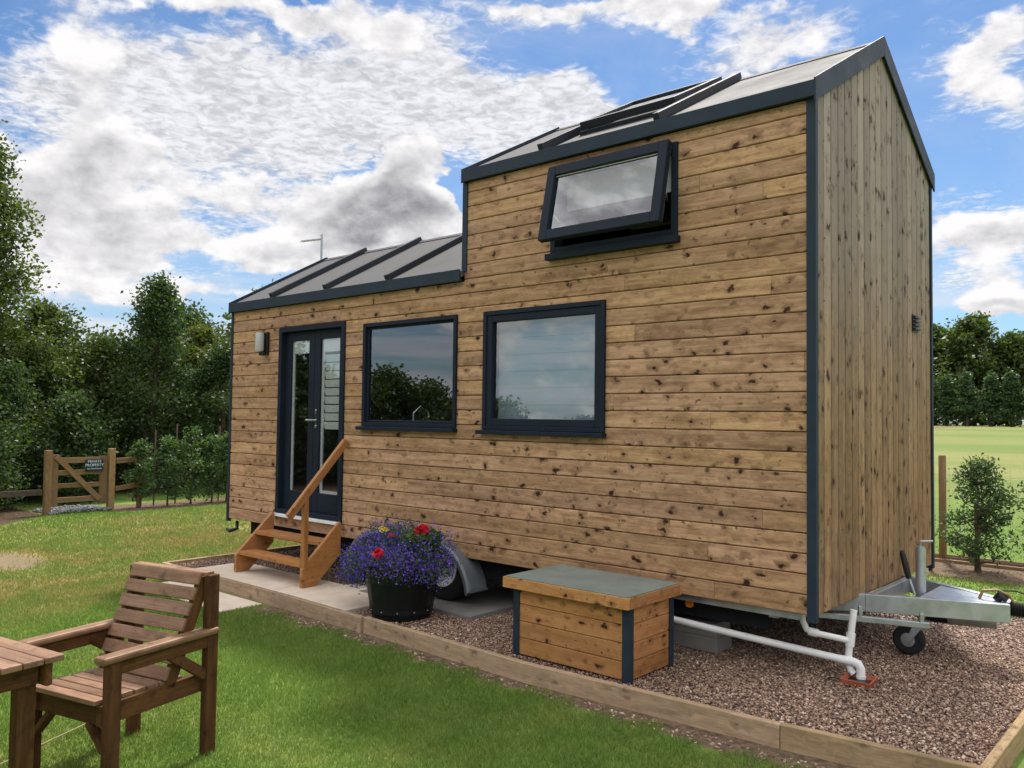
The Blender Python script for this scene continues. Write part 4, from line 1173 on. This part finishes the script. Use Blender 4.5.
# half barrel planter
PX, PY = -3.08, -.50
tub = empty('barrel_planter', (PX, PY, .088), 'black half barrel tub holding trailing flowers', 'planter')
mb = MB(); seg = 20
prof = [(0, .002), (.222, .002), (.232, .01), (.262, .16), (.282, .30), (.288, .385), (.286, .40), (.268, .40), (.262, .36), (.255, .33), (0, .33)]
vs = []; fs = []
S2 = seg * 3
for (ra, z) in prof:
    for k in range(S2):
        w = 2 * math.pi * k / S2; r3 = ra - (.005 if k % 3 == 0 and ra > .1 else 0)
        vs.append((r3 * math.cos(w), r3 * math.sin(w), z))
for i in range(len(prof) - 1):
    for k in range(S2): fs.append((i * S2 + k, i * S2 + (k + 1) % S2, (i + 1) * S2 + (k + 1) % S2, (i + 1) * S2 + k))
mb.add(vs, fs, .5); build('staves', mb, m_tub, tub, smooth=True)
for z in (.07, .30):
    rr_ = float(np.interp(z, [.01, .16, .30, .385], [.232, .262, .282, .288]))
    build('hoop', MB().lathe([(rr_ - .001, z - .02), (rr_ + .005, z - .019), (rr_ + .007, z + .019), (rr_ + .001, z + .02)], (0, 0, 0), 48), m_tub, tub, smooth=True)
    for k in range(12):
        sb_ = MB()
        w = 2 * math.pi * k / 12 + .2; c_ = ((rr_ + .006) * math.cos(w), (rr_ + .006) * math.sin(w), z)
        sb_.lathe([(.006, -.0), (.005, .004), (0, .006)], c_, 6, 'z')
        build('stud', sb_, m_galv, tub)
build('compost', MB().lathe([(0, .345), (.2, .342), (.258, .335)], (0, 0, 0), 24), plain('compost', (.03, .02, .013), .95), tub)

def cloud_pts(n, c, rx, ry, rz, shell=.5):
    p = rng.normal(size=(n, 3)); p /= np.linalg.norm(p, axis=1)[:, None]
    p *= (rng.random(n) ** shell)[:, None]
    return p * np.array([rx, ry, rz]) + np.array(c)
# lobelia mounds: flowers spill over the rim and to the left
mounds = [((0.0, 0, .50), .30, .30, .16, 1.0), ((-.27, .02, .47), .26, .24, .17, 1.0), ((-.46, .0, .36), .24, .20, .17, .8), ((.20, -.06, .46), .26, .24, .16, 1.0), ((.05, -.20, .42), .28, .13, .12, .9),
          ((-.20, -.20, .40), .26, .13, .14, .8), ((.27, .05, .56), .18, .2, .14, .5), ((-.1, .1, .6), .24, .18, .12, .4), ((-.33, -.12, .30), .16, .12, .10, .7), ((-.52, -.06, .30), .14, .14, .12, .5), ((-.30, .1, .58), .22, .2, .14, .45), ((.36, 0, .42), .16, .16, .14, .6)]
lob = empty('lobelia_plant', (PX, PY, .40), 'trailing violet blue lobelia filling the black half barrel tub', 'plant')
Cf = []; Cl = []
for (c, rx, ry, rz, w) in mounds:
    Cf.append(cloud_pts(int(1050 * w), c, rx * 1.03, ry * 1.03, rz * 1.05, .40)); Cl.append(cloud_pts(1500, c, rx * 1.0, ry * 1.0, rz * 1.02, .45))
Cf = np.concatenate(Cf); Cf += rng.normal(0, .022, Cf.shape); Cl = np.concatenate(Cl); Cl += rng.normal(0, .022, Cl.shape)
Cf[:, 2] -= .31; Cl[:, 2] -= .31
def outside(P):   # keep out of the tub wall
    rr_ = np.hypot(P[:, 0], P[:, 1]); return P[(P[:, 2] > .09) | (rr_ > .30)]
Cf, Cl = outside(Cf), outside(Cl)
npmesh('foliage', leaf_quads(Cl, .022, .1, .3), 4, rng.random(len(Cl)), m_leaf_shrub, lob)
o = npmesh('blossoms', leaf_quads(Cf, .0145, .1, .95), 4, rng.random(len(Cf)), m_lob, lob); o['kind'] = 'stuff'
def bloom(name, c, rad, n, mat, parent):
    P = cloud_pts(n, c, rad, rad, rad * .75, .25)
    return npmesh(name, leaf_quads(P, rad * .75, .1, .8), 4, rng.random(n), mat, parent)
ger = empty('geranium', (PX, PY, .42), 'red geranium with a few bright heads rising above the lobelia', 'plant')
gst = MB()
for (x, y, z, s_) in ((.24, -.02, .36, .050), (.13, -.02, .30, .034), (.10, -.33, .20, .040), (-.02, -.1, .30, .022)):
    bloom('bloom', (x, y, z), s_, 130, m_red, ger); gst.tube([(x * .4, y * .4, -.05), (x * .8, y * .8, z * .6), (x, y, z)], .004, 5)
build('stem', gst, m_wire, ger)
P = cloud_pts(500, (.2, .02, .27), .17, .16, .10, .4); npmesh('leaves', leaf_quads(P, .045, .3, .9), 4, rng.random(500), m_leaf_shrub, ger)
pan = empty('yellow_pansy', (PX - .1, PY, .42), 'small yellow flowers at the top left of the tub', 'plant')
yst = MB()
for (x, y, z) in ((-.10, -.05, .335), (-.055, -.08, .325), (.01, -.1, .34)):
    bloom('bloom', (x, y, z), .022, 40, m_yellow, pan); yst.tube([(x * .4, y * .4, -.05), (x, y, z)], .003, 5)
build('stem', yst, m_wire, pan)

# garden chair
chair = empty('garden_chair', (-2.10, -3.10, 0), 'brown slatted wooden garden armchair standing on the lawn', 'chair', rz=R(14))
def cb(name, p0, p1, w, h, mat=None, up=(0, 0, 1), parent=None, bevel=.004): return beam(name, p0, p1, w, h, mat or m_brown, parent or chair, up, bevel)
HWd = .265
for s_ in (-1, 1):
    x = s_ * HWd
    cb('front_leg', (x, -.27, 0), (x, -.27, .575), .062, .045, up=(1, 0, 0))
    cb('rear_leg', (x, .27, 0), (x, .27, .865), .062, .045, up=(1, 0, 0))
    cb('seat_rail', (x * .83, -.30, .345), (x * .83, .30, .345), .035, .09)
    arm = cb('armrest', (x, -.34, .593), (x, .30, .593), .075, .032, mat=m_top, bevel=.012)
    cb('arm_rail', (x, -.245, .545), (x, .245, .545), .032, .055)
    cb('arm_brace', (x * .98, .0, .555), (x * .98, .245, .385), .03, .05)
    cb('back_frame', (x * .83, .06, .37), (x * .83, .262, .845), .035, .06, up=(0, -1, .4))
cb('front_rail', (-.24, -.27, .335), (.24, -.27, .335), .028, .08)
for s_ in (-1, 1): cb('front_brace', (s_ * .235, -.27, .19), (s_ * .13, -.27, .30), .028, .045, up=(0, 1, 0))
for i in range(7):
    y = -.295 + i * .068; cb('seat_slat', (-.225, y, .405 - .002 * i), (.225, y, .405 - .002 * i), .058, .022, m_top)
bt = Vector((0, .262 - .06, .845 - .37)).normalized(); bn = Vector((0, -bt.z, bt.y))
for i in range(7):
    c_ = Vector((0, .06, .37)) + bt * (.055 + i * .0745) + bn * .043
    cb('back_slat', (-.243, c_.y, c_.z), (.243, c_.y, c_.z), .017, .061, m_top, up=bt)
cb('top_rail', (-.262, .262, .868), (.262, .262, .868), .055, .022, m_top)

# garden table (only its corner is in the picture)
tb = empty('garden_table', (-2.05, -4.05, 0), 'brown slatted wooden garden table at the picture edge beside the chair', 'table', rz=R(10))
tx, ty, tz = .60, .36, .72
for i in range(9):
    y = -ty + .04 + i * .08; beam('table_slat', (-tx, y, tz - .011), (tx, y, tz - .011), .075, .024, m_top, tb, bevel=.004)
for y in (-ty + .035, ty - .035): beam('apron', (-tx + .05, y, tz - .075), (tx - .04, y, tz - .075), .03, .095, m_brown, tb, bevel=.012)
for x in (-tx + .10, tx - .09): beam('cross_rail', (x, -ty + .06, tz - .07), (x, ty - .06, tz - .07), .035, .08, m_brown, tb)
for x in (-tx + .12, tx - .12):
    for y in (-ty + .09, ty - .09): beam('leg', (x, y, 0), (x, y, tz - .026), .07, .05, m_brown, tb, up=(1, 0, 0))
o = build('cord', MB().tube([(-2.30, -3.74, .03), (-2.53, -3.27, .034), (-2.66, -3.02, .03)], .004, 6), m_terra_dull, smooth=True)
tag(o, 'thin pale cord lying on the grass below the chair', 'cord')

# ------------------------------------------------------------------ gate and fences on the left
GX = -12.5
gate = empty('field_gate', (GX, .78, 0), 'five bar timber gate with a diagonal brace and a dark sign', 'gate')
g0, g1 = .38, 1.19
for z, hgt in ((.86, .09), (.66, .08), (.45, .075), (.22, .085)):
    beam('bar', (GX, g0, z), (GX, g1, z), .03, hgt, m_gate, gate, world=True)
beam('stile', (GX, g0, .12), (GX, g0, .96), .035, .11, m_gate, gate, up=(0, 1, 0), world=True)
beam('stile', (GX, g1 - .045, .12), (GX, g1 - .045, .92), .035, .12, m_gate, gate, up=(0, 1, 0), world=True)
beam('brace', (GX + .032, g0 + .02, .92), (GX + .032, g1 - .1, .20), .03, .085, m_gate, gate, world=True)
sg = build('sign', MB().box(GX + .052, GX + .062, .835, 1.125, .67, .87), plain('dark_sign_board', (.012, .022, .032), .35), gate, world=True, bevel=.003)
def text_mesh(body, size, loc, parent):
    cu = bpy.data.curves.new('sign_text', 'FONT'); cu.body = body; cu.size = size; cu.align_x = 'CENTER'; cu.align_y = 'CENTER'; cu.extrude = .0012
    o = bpy.data.objects.new('tmp', cu); col.objects.link(o)
    dg = bpy.context.evaluated_depsgraph_get(); me = bpy.data.meshes.new_from_object(o.evaluated_get(dg))
    bpy.data.objects.remove(o); me.name = 'sign_lettering'; me.materials.clear(); me.materials.append(m_signw)
    q = bpy.data.objects.new('lettering', me); col.objects.link(q); q.parent = parent
    q.location = loc; q.rotation_euler = (R(90), 0, R(90))
    return q
base_ = gate.location
for body, size, z in (('PRIVATE', .058, .832), ('PROPERTY', .062, .772), ('NO TRESPASSING', .030, .712)):
    text_mesh(body, size, (GX + .0635, .98, z), sg)
for o_ in sg.children: o_.location = Vector(o_.location)
def post(name, x, y, w, h, mat, label, cat, group, rnd=False):
    if rnd: mb = MB().tube([(0, 0, -.05), (0, 0, h - .01), (0, 0, h)], [w / 2, w / 2, w / 2 - .008], 14)
    else: mb = MB().box(-w / 2, w / 2, -w / 2, w / 2, -.05, h)
    o = build(name, mb, mat, smooth=rnd, bevel=0 if rnd else .008); o.location = (x, y, gz(x, y))
    return tag(o, label, cat, group)
post('gate_post', GX, .285, .10, 1.03, m_post, 'left timber gate post beside the dark bush', 'gate post', 'gate posts')
post('gate_post', GX - .02, 1.29, .10, 1.04, m_post, 'right timber gate post with pale rails joining it', 'gate post', 'gate posts')
rf = empty('rail_fence', (GX - .05, 1.6, 0), 'short stub of pale two rail timber fence right of the gate', 'fence')
beam('rail', (GX + .03, 1.35, .83), (GX - .10, 1.88, .85), .035, .09, m_gate, rf, world=True)
beam('rail', (GX + .03, 1.35, .36), (GX - .10, 1.98, .42), .035, .08, m_gate, rf, world=True)
beam('fence_post', (GX - .07, 1.80, -.03), (GX - .07, 1.80, .9), .07, .07, m_gate, rf, up=(0, 1, 0), world=True)
rf = empty('low_rail_fence', (GX, -.6, 0), 'low dark rail fence running left from the gate under the bush', 'fence')
beam('rail', (GX - .02, -2.6, .36), (GX - .02, .22, .36), .035, .09, m_bark, rf, world=True)
for y in (-2.6, -1.2): beam('fence_post', (GX - .06, y, -.03), (GX - .06, y, .5), .07, .07, m_gate, rf, up=(0, 1, 0), world=True)
n = 900
P = np.stack([rng.uniform(-13.1, -12.35, n), rng.uniform(.28, 1.28, n), rng.uniform(.0, .03, n)], 1)
P[:, 2] += .03 * np.cos((P[:, 1] - .78) * 2.6)
o = stones('slate_chippings', P, .026, m_slate); tag(o, 'grey slate chippings heaped below the timber gate', 'chippings', kind='stuff')

def wire_fence(name, p0, p1, h, dz_, dl, label, mat, rad=.0016):
    mb = MB(); p0, p1 = Vector(p0), Vector(p1); L = (p1 - p0).length; n_ = int(L / dl)
    z = .04
    while z <= h + .001: mb.tube([p0 + Vector((0, 0, z)), p1 + Vector((0, 0, z))], rad, 4, cap=False); z += dz_
    for i in range(n_ + 1):
        q = p0.lerp(p1, i / n_); mb.tube([q + Vector((0, 0, .04)), q + Vector((0, 0, h))], rad, 4, cap=False)
    return tag(build(name, mb, mat), label, 'fence')
wire_fence('wire_fence', (-12.9, 2.0, 0), (-12.9, 12.0, 0), 1.05, .1, .12, 'green wire mesh fence behind the young shrubs near the gate', m_wire)
wire_fence('wire_fence', (-8.0, 6.2, 0), (6.0, 6.2, 0), 1.12, .14, .16, 'thin wire mesh fence on round posts before the open field', m_galv, .0013)
for i, x in enumerate((-.82, 1.9, -3.4, -6.0)):
    post('fence_post', x, 6.14, .085, 1.26, m_post,
         ['round timber fence post just right of the house end, before the field', 'round fence post beyond the second shrub on the right', 'round fence post behind the middle of the house', 'round fence post behind the far end of the house'][i], 'fence post', 'round posts of the field fence', True)
for i, (y, z) in enumerate(((6.30, .05), (5.98, .035))):
    o = build('edging_board', MB().box(0, 9.5, -.012, .012, -.03, z), m_sleeper); o.location = (-6.5, y, 0)
    tag(o, ['thin timber edging along the field fence behind the shrubs', 'thin timber strip lying in the soil before the field fence'][i], 'edging board', ED)
bp = empty('black_standpipe', (-.73, 5.25, 0), 'thin black capped post in the soil behind the house corner', 'post')
build('pipe', MB().tube([(0, 0, 0), (0, 0, .43)], .022, 12), m_black, bp, smooth=True)
build('cap', MB().tube([(0, 0, .43), (0, 0, .45), (0, 0, .47)], [.035, .045, .03], 12), m_black, bp, smooth=True)
for i, (y, h) in enumerate(((2.15, 1.35), (2.55, 1.46), (3.4, 1.42))):
    post('stake', -12.75, y, .024, h, m_bark, ['thin stake behind the second young shrub from the gate', 'tallest thin stake, behind the third young shrub', 'thin stake near the left corner of the house'][i], 'stake', 'stakes among the young shrubs', True)

# ------------------------------------------------------------------ trees and shrubs
def tree(name, x, y, h, prof, base_h, nclump, nleaf, lsize, mat, label, cat='tree', group=None, trunk=.08, csig=.22, wid=1.0, seed=0, aspect=.6, lean=(0, 0), twig=True, droop=0.0, limb_up=.35):
    """prof(t) gives crown radius (m) at t in 0..1 between base_h and h"""
    rg = np.random.default_rng(seed + 11)
    z0 = gz(x, y)
    root = empty(name, (x, y, z0), label, cat, group)
    tk = MB()
    N = 8; pts = []; rad = []
    for i in range(N + 1):
        t = i / N; pts.append((lean[0] * t + rg.normal(0, trunk * .5) * (i > 0), lean[1] * t + rg.normal(0, trunk * .5) * (i > 0), h * .93 * t - .03 * (i == 0))); rad.append(trunk * (1 - .85 * t) * (1.35 if i == 0 else 1))
    tk.tube(pts, rad, 8)
    P = np.array(pts); C = []
    for k in range(nclump):
        t = (k + rg.random()) / nclump
        t = t ** .85
        zc = base_h + (h - base_h) * t
        ang = rg.uniform(0, 2 * np.pi); rr_ = prof(t) * math.sqrt(rg.uniform(.10, 1.0)) * rg.uniform(.62, 1.22)
        cx = np.interp(zc, P[:, 2], P[:, 0]); cy = np.interp(zc, P[:, 2], P[:, 1])
        c = np.array([cx + rr_ * math.cos(ang), cy + rr_ * math.sin(ang), zc - droop * rr_])
        sz = max(zc - rr_ * (limb_up + .3) , base_h * .55); sx = np.interp(sz, P[:, 2], P[:, 0]); sy = np.interp(sz, P[:, 2], P[:, 1])
        rt = float(np.interp(sz, P[:, 2], rad)) * .45
        mid_ = (np.array([sx, sy, sz]) * .5 + c * .5) + rg.normal(0, .04, 3)
        if rr_ > .08: tk.tube([(sx, sy, sz), tuple(mid_), tuple(c)], [rt, rt * .6, max(rt * .2, .003)], 5)
        n_ = int(nleaf / nclump * rg.uniform(.25, 1.45))
        if k % 7 == 3: rr_ *= 1.0; n_ = n_ // 3; c = c * np.array([1.15, 1.15, 1.0]) + np.array([0, 0, rg.uniform(.02, .09) * h * (h > 2)])
        s_ = csig * rg.uniform(.7, 1.3)
        q = rg.normal(0, 1, (n_, 3)); q /= np.maximum(np.linalg.norm(q, axis=1), .3)[:, None] ** .35
        C.append(np.concatenate([c + q * np.array([s_, s_, s_ * .75]), np.full((n_, 1), rg.random())], 1))
        # leaves along the limb
        m_ = n_ // 4; u = rg.uniform(.35, 1, (m_, 1))
        C.append(np.concatenate([mid_ * (1 - u) + c * u + rg.normal(0, s_ * .45, (m_, 3)), np.full((m_, 1), rg.random())], 1))
    C = np.concatenate(C)
    C = C[C[:, 2] > .02]
    build('trunk', tk, m_bark, root, smooth=True)
    r = np.clip(C[:, 3] * .55 + rg.random(len(C)) * .45, 0, 1)
    npmesh('crown', leaf_quads(C[:, :3], lsize, .3, aspect), 4, r, mat, root)
    return root
def egg(w, lo=.45, k=1.0):     # widest around lo
    return lambda t: w * (math.sin(math.pi * min(max((t * .9 + .08), 0), 1) ** k) ** .7)
def cone(w): return lambda t: w * (1 - t) ** .75 * (.55 + .45 * min(t * 6, 1)) + .03
def column(w): return lambda t: w * (1 - t ** 3) * (.6 + .4 * min(t * 4, 1)) + .03

TG = 'trees beyond the gate'
# the picture's left edge: a tall tree with a ragged crown, then a mass of lower trees
tree('tall_tree', -15.9, .10, 6.6, egg(1.25, k=.62), .2, 180, 36000, .085, m_leaf, 'tallest dark leafy tree at the left edge of the picture', group=TG, trunk=.11, csig=.26, seed=1)
tree('tall_tree', -16.6, -1.6, 7.9, egg(1.7), 1.0, 80, 20000, .10, m_leaf_dark, 'tall tree left of the picture edge beyond the low rail', group=TG, trunk=.12, csig=.3, seed=2)
tree('leafy_tree', -16.4, 1.55, 3.75, egg(1.15, k=.7), .2, 90, 17000, .085, m_leaf, 'broad mid green tree directly behind the gate', group=TG, csig=.24, seed=3)
tree('leafy_tree', -15.4, 1.0, 2.9, egg(.9, k=.7), .1, 70, 13000, .075, m_leaf, 'dark lower tree behind the left gate post', group=TG, csig=.22, seed=4)
tree('leafy_tree', -15.8, 2.5, 3.1, egg(.95, k=.7), .1, 70, 13000, .08, m_leaf, 'rounded green tree just right of the gate', group=TG, csig=.22, seed=5)
tree('slender_tree', -14.9, 3.15, 4.35, egg(.74, k=.75), .25, 90, 17000, .075, m_leaf_dark, 'slender dark tree with a rounded top behind the young shrubs', group=TG, csig=.20, seed=6)
tree('leafy_tree', -16.8, 4.1, 3.4, egg(1.1, k=.7), .1, 60, 15000, .085, m_leaf, 'low green tree filling the gap beside the slender dark tree', group=TG, csig=.24, seed=7)
tree('yellow_tree', -16.2, 4.95, 3.5, egg(1.0, k=.7), .1, 80, 22000, .08, m_leaf_yel, 'yellowish green tree next to the left end of the house', group=TG, csig=.22, seed=8)
tree('leafy_tree', -14.6, 4.5, 3.1, egg(.8, k=.7), .1, 60, 14000, .07, m_leaf_dark, 'dark tree partly hidden by the left end of the house', group=TG, csig=.2, seed=9)
BK = [(-19.5, -1.0, 4.6, 1.7), (-20.0, 1.6, 3.6, 1.7), (-20.2, 4.2, 3.3, 1.7), (-20.5, 6.6, 4.5, 1.8), (-17.0, 6.6, 3.9, 1.4), (-17.5, 9.0, 4.6, 1.7), (-21, 10, 5.0, 2)]
BL = ['background tree at the far left behind the tallest tree', 'background tree showing above the gate', 'background tree behind the slender dark tree', 'background tree behind the yellowish tree', 'tree hidden behind the far end of the house', 'second tree hidden behind the far end of the house', 'third tree hidden behind the far end of the house']
for i, (x, y, h, w) in enumerate(BK):
    tree('background_tree', x, y, h, egg(w, k=.7), .05, 60, 13000, .13, m_leaf_dark if i % 2 else m_leaf, BL[i], group='trees in the second row', csig=.38, seed=20 + i)
tree('laurel_bush', -13.6, -.55, 2.1, egg(.8, k=.7), .02, 80, 12000, .06, m_leaf_dark, 'dark rounded bush left of the gate', 'bush', trunk=.03, csig=.16, seed=31)
tree('laurel_bush', -14.2, .25, 2.4, egg(.6, k=.7), .02, 70, 9000, .06, m_leaf_dark, 'taller bush just behind the left gate post', 'bush', trunk=.03, csig=.16, seed=32)
tree('laurel_bush', -13.3, -1.7, 1.5, egg(.8, k=.6), .02, 50, 8000, .08, m_leaf_dark, 'dark bush outside the left picture edge by the low rail', 'bush', trunk=.03, csig=.18, seed=33)
tree('laurel_bush', -14.2, 1.3, 1.9, egg(.7, k=.7), .02, 50, 8000, .07, m_leaf_dark, 'dark bush behind the bars of the gate', 'bush', trunk=.03, csig=.18, seed=34)
SG = 'young shrubs in the bed by the gate'
SLB = ['young shrub nearest the gate', 'second young shrub from the gate, thin and pale', 'third young shrub from the gate, the fullest', 'fourth young shrub from the gate', 'young shrub against the left corner of the house', 'young shrub hidden by the house', 'last young shrub of the bed, hidden by the house']
for i, (y, h, w) in enumerate(((1.78, 1.12, .22), (2.28, 1.2, .24), (2.72, 1.38, .32), (3.12, 1.2, .26), (3.42, 1.25, .22), (3.9, 1.3, .25), (4.4, 1.2, .25))):
    tree('young_shrub', -12.5, y, h, egg(w, k=.8), .16, 30, 1700, .055, m_leaf_shrub, SLB[i], 'shrub', SG, trunk=.016, csig=.075, seed=40 + i)

# shrubs on the right, by the field fence
RS = 'young conifer shrubs along the field fence'
tree('conifer_shrub', -.32, 5.56, 1.20, egg(.36, k=.75), .18, 64, 5600, .042, m_leaf_con, 'young conifer shrub in the soil bed, standing clear of the house', 'shrub', RS, trunk=.030, csig=.085, seed=51, aspect=.5)
tree('conifer_shrub', .42, 5.62, 1.10, egg(.36, k=.72), .2, 56, 5200, .042, m_leaf_con, 'young conifer shrub cut by the right picture edge', 'shrub', RS, trunk=.028, csig=.085, seed=52, aspect=.5)
tree('conifer_shrub', 1.3, 5.6, 1.2, egg(.30, k=.75), .2, 46, 6000, .04, m_leaf_con, 'young conifer shrub outside the right picture edge', 'shrub', RS, trunk=.028, csig=.085, seed=53, aspect=.5)
tree('conifer_shrub', -1.6, 5.6, 1.2, egg(.30, k=.75), .2, 46, 5000, .04, m_leaf_con, 'young conifer shrub hidden behind the house end', 'shrub', RS, trunk=.028, csig=.085, seed=54, aspect=.5)

# far conifer row and big trees across the field
CG = 'conifers in a row across the field'
protos = []
def copy_thing(o, loc, s=1.0, rz=0, label=None):
    c = o.copy(); col.objects.link(c); c.location = loc; c.scale = (s, s, s); c.rotation_euler = (0, 0, rz)
    if label: c['label'] = label
    for ch_ in o.children:
        k = ch_.copy(); col.objects.link(k); k.parent = c
    return c
ctl = ['first', 'second', 'third', 'fourth', 'fifth', 'sixth', 'seventh', 'eighth', 'ninth', 'tenth', 'eleventh', 'twelfth', 'thirteenth', 'fourteenth']
cx0 = -8.6
CP = []
for i in range(14):
    x = cx0 - i * 1.42 + random.uniform(-.1, .1); y = 62 + .0 * i - (-cx0 + i * 0) * 0 + random.uniform(-.3, .3)
    lab = ('%s small conifer of the far row, counted from the right picture edge' % ctl[i]) if i < 5 else ('conifer of the far row hidden behind the house, %s from the right' % ctl[i])
    if i < 4:
        t_ = tree('far_conifer', x, y, 3.55 + .2 * (i % 2), cone(.95), .35, 60, 5200, .20, m_leaf_con, lab, 'tree', CG, trunk=.09, csig=.20, seed=60 + i, limb_up=0)
        CP.append(t_)
    else:
        s = random.uniform(.92, 1.1); t_ = copy_thing(CP[i % 4], (x, y, gz(x, y)), s, random.uniform(0, 6), lab)
BG = 'big trees behind the conifer row'
big = [(-15.2, 74, 9.9, 3.2, 'large broadleaf tree rising highest behind the conifers, right of the house'), (-18.6, 76, 9.3, 3.0, 'large broadleaf tree touching the house end in the picture'), (-12.6, 75, 8.0, 2.6, 'middle tree behind the conifers, slightly lower'),
       (-9.6, 77, 8.4, 2.9, 'dark tree behind the conifers near the right picture edge'), (-6.2, 76, 8.7, 3, 'dark tree across the field beyond the right picture edge')]
BP = []
for i, (x, y, h, w, lab) in enumerate(big):
    BP.append(tree('broadleaf_tree', x, y, h - gz(x, y) + .6, egg(w, k=.75), .4, 90, 15000, .34, m_leaf_dark if i in (3, 4, 1) else m_leaf, lab, 'tree', BG, trunk=.2, csig=.62, seed=80 + i))
for i in range(7):
    x = -22.5 - i * 3.6
    copy_thing(BP[i % 5], (x, 76 + random.uniform(-1, 1), gz(x, 76)), random.uniform(.9, 1.1), random.uniform(0, 6), 'large tree of the far wood hidden behind the house, %s from the visible ones' % ctl[i])
for i in range(5):
    x = -2 + i * 4.2
    copy_thing(BP[(i + 2) % 5], (x, 78, gz(x, 76)), random.uniform(.85, 1.0), random.uniform(0, 6), 'large far tree beyond the right picture edge, %s from it' % ctl[i])

# trees on the garden's other side; the windows mirror them
OG = 'trees on the near side of the garden'
OP = []
NL = [(-15.4, -5.6, 5.2, 1.2), (-14.6, -9.2, 2.6, 1.4), (-13.8, -12.4, 1.9, 1.2), (-12.5, -14.8, 1.5, 1.6), (-10.6, -16.8, 1.4, 1.6), (-16.0, -3.6, 4.4, 1.6)]
for i, (x, y, h, w) in enumerate(NL[:3]):
    OP.append(tree('garden_tree', x, y, h, egg(w, k=.7), .05, 70, 12000, .12, m_leaf_dark, 'dark tree on the left side of the garden outside the picture, %s from the gate' % ctl[i + 1], 'tree', OG, trunk=.1, csig=.32, seed=90 + i))
for i, (x, y, h) in enumerate([(-15.2, -7.4, 2.5), (-14.9, -8.3, 2.2), (-14.4, -10.2, 2.35), (-14.2, -11.2, 2.0), (-15.6, -6.6, 3.0)]):
    copy_thing(OP[1], (x, y, 0), h / 2.6, 1.3 * i + .5, 'low dark tree in the dense row beyond the left picture edge, %s filler' % ctl[i])
for i, (x, y, h, w) in enumerate(NL[3:]):
    src = OP[2 if i < 2 else 0]; copy_thing(src, (x, y, 0), h / NL[2 if i < 2 else 0][2], i * 1.7, 'dark tree on the near side of the garden outside the picture, %s in its row' % ctl[i + 3])
for i in range(6):
    x, y = -6.5 + i * 3.4, -18.5 - (i % 2)
    copy_thing(OP[i % 3], (x, y, 0), random.uniform(.4, .5), i * 2.1, 'low dark tree behind the camera, %s from the garden corner' % ctl[i])
bpy.context.view_layer.update()
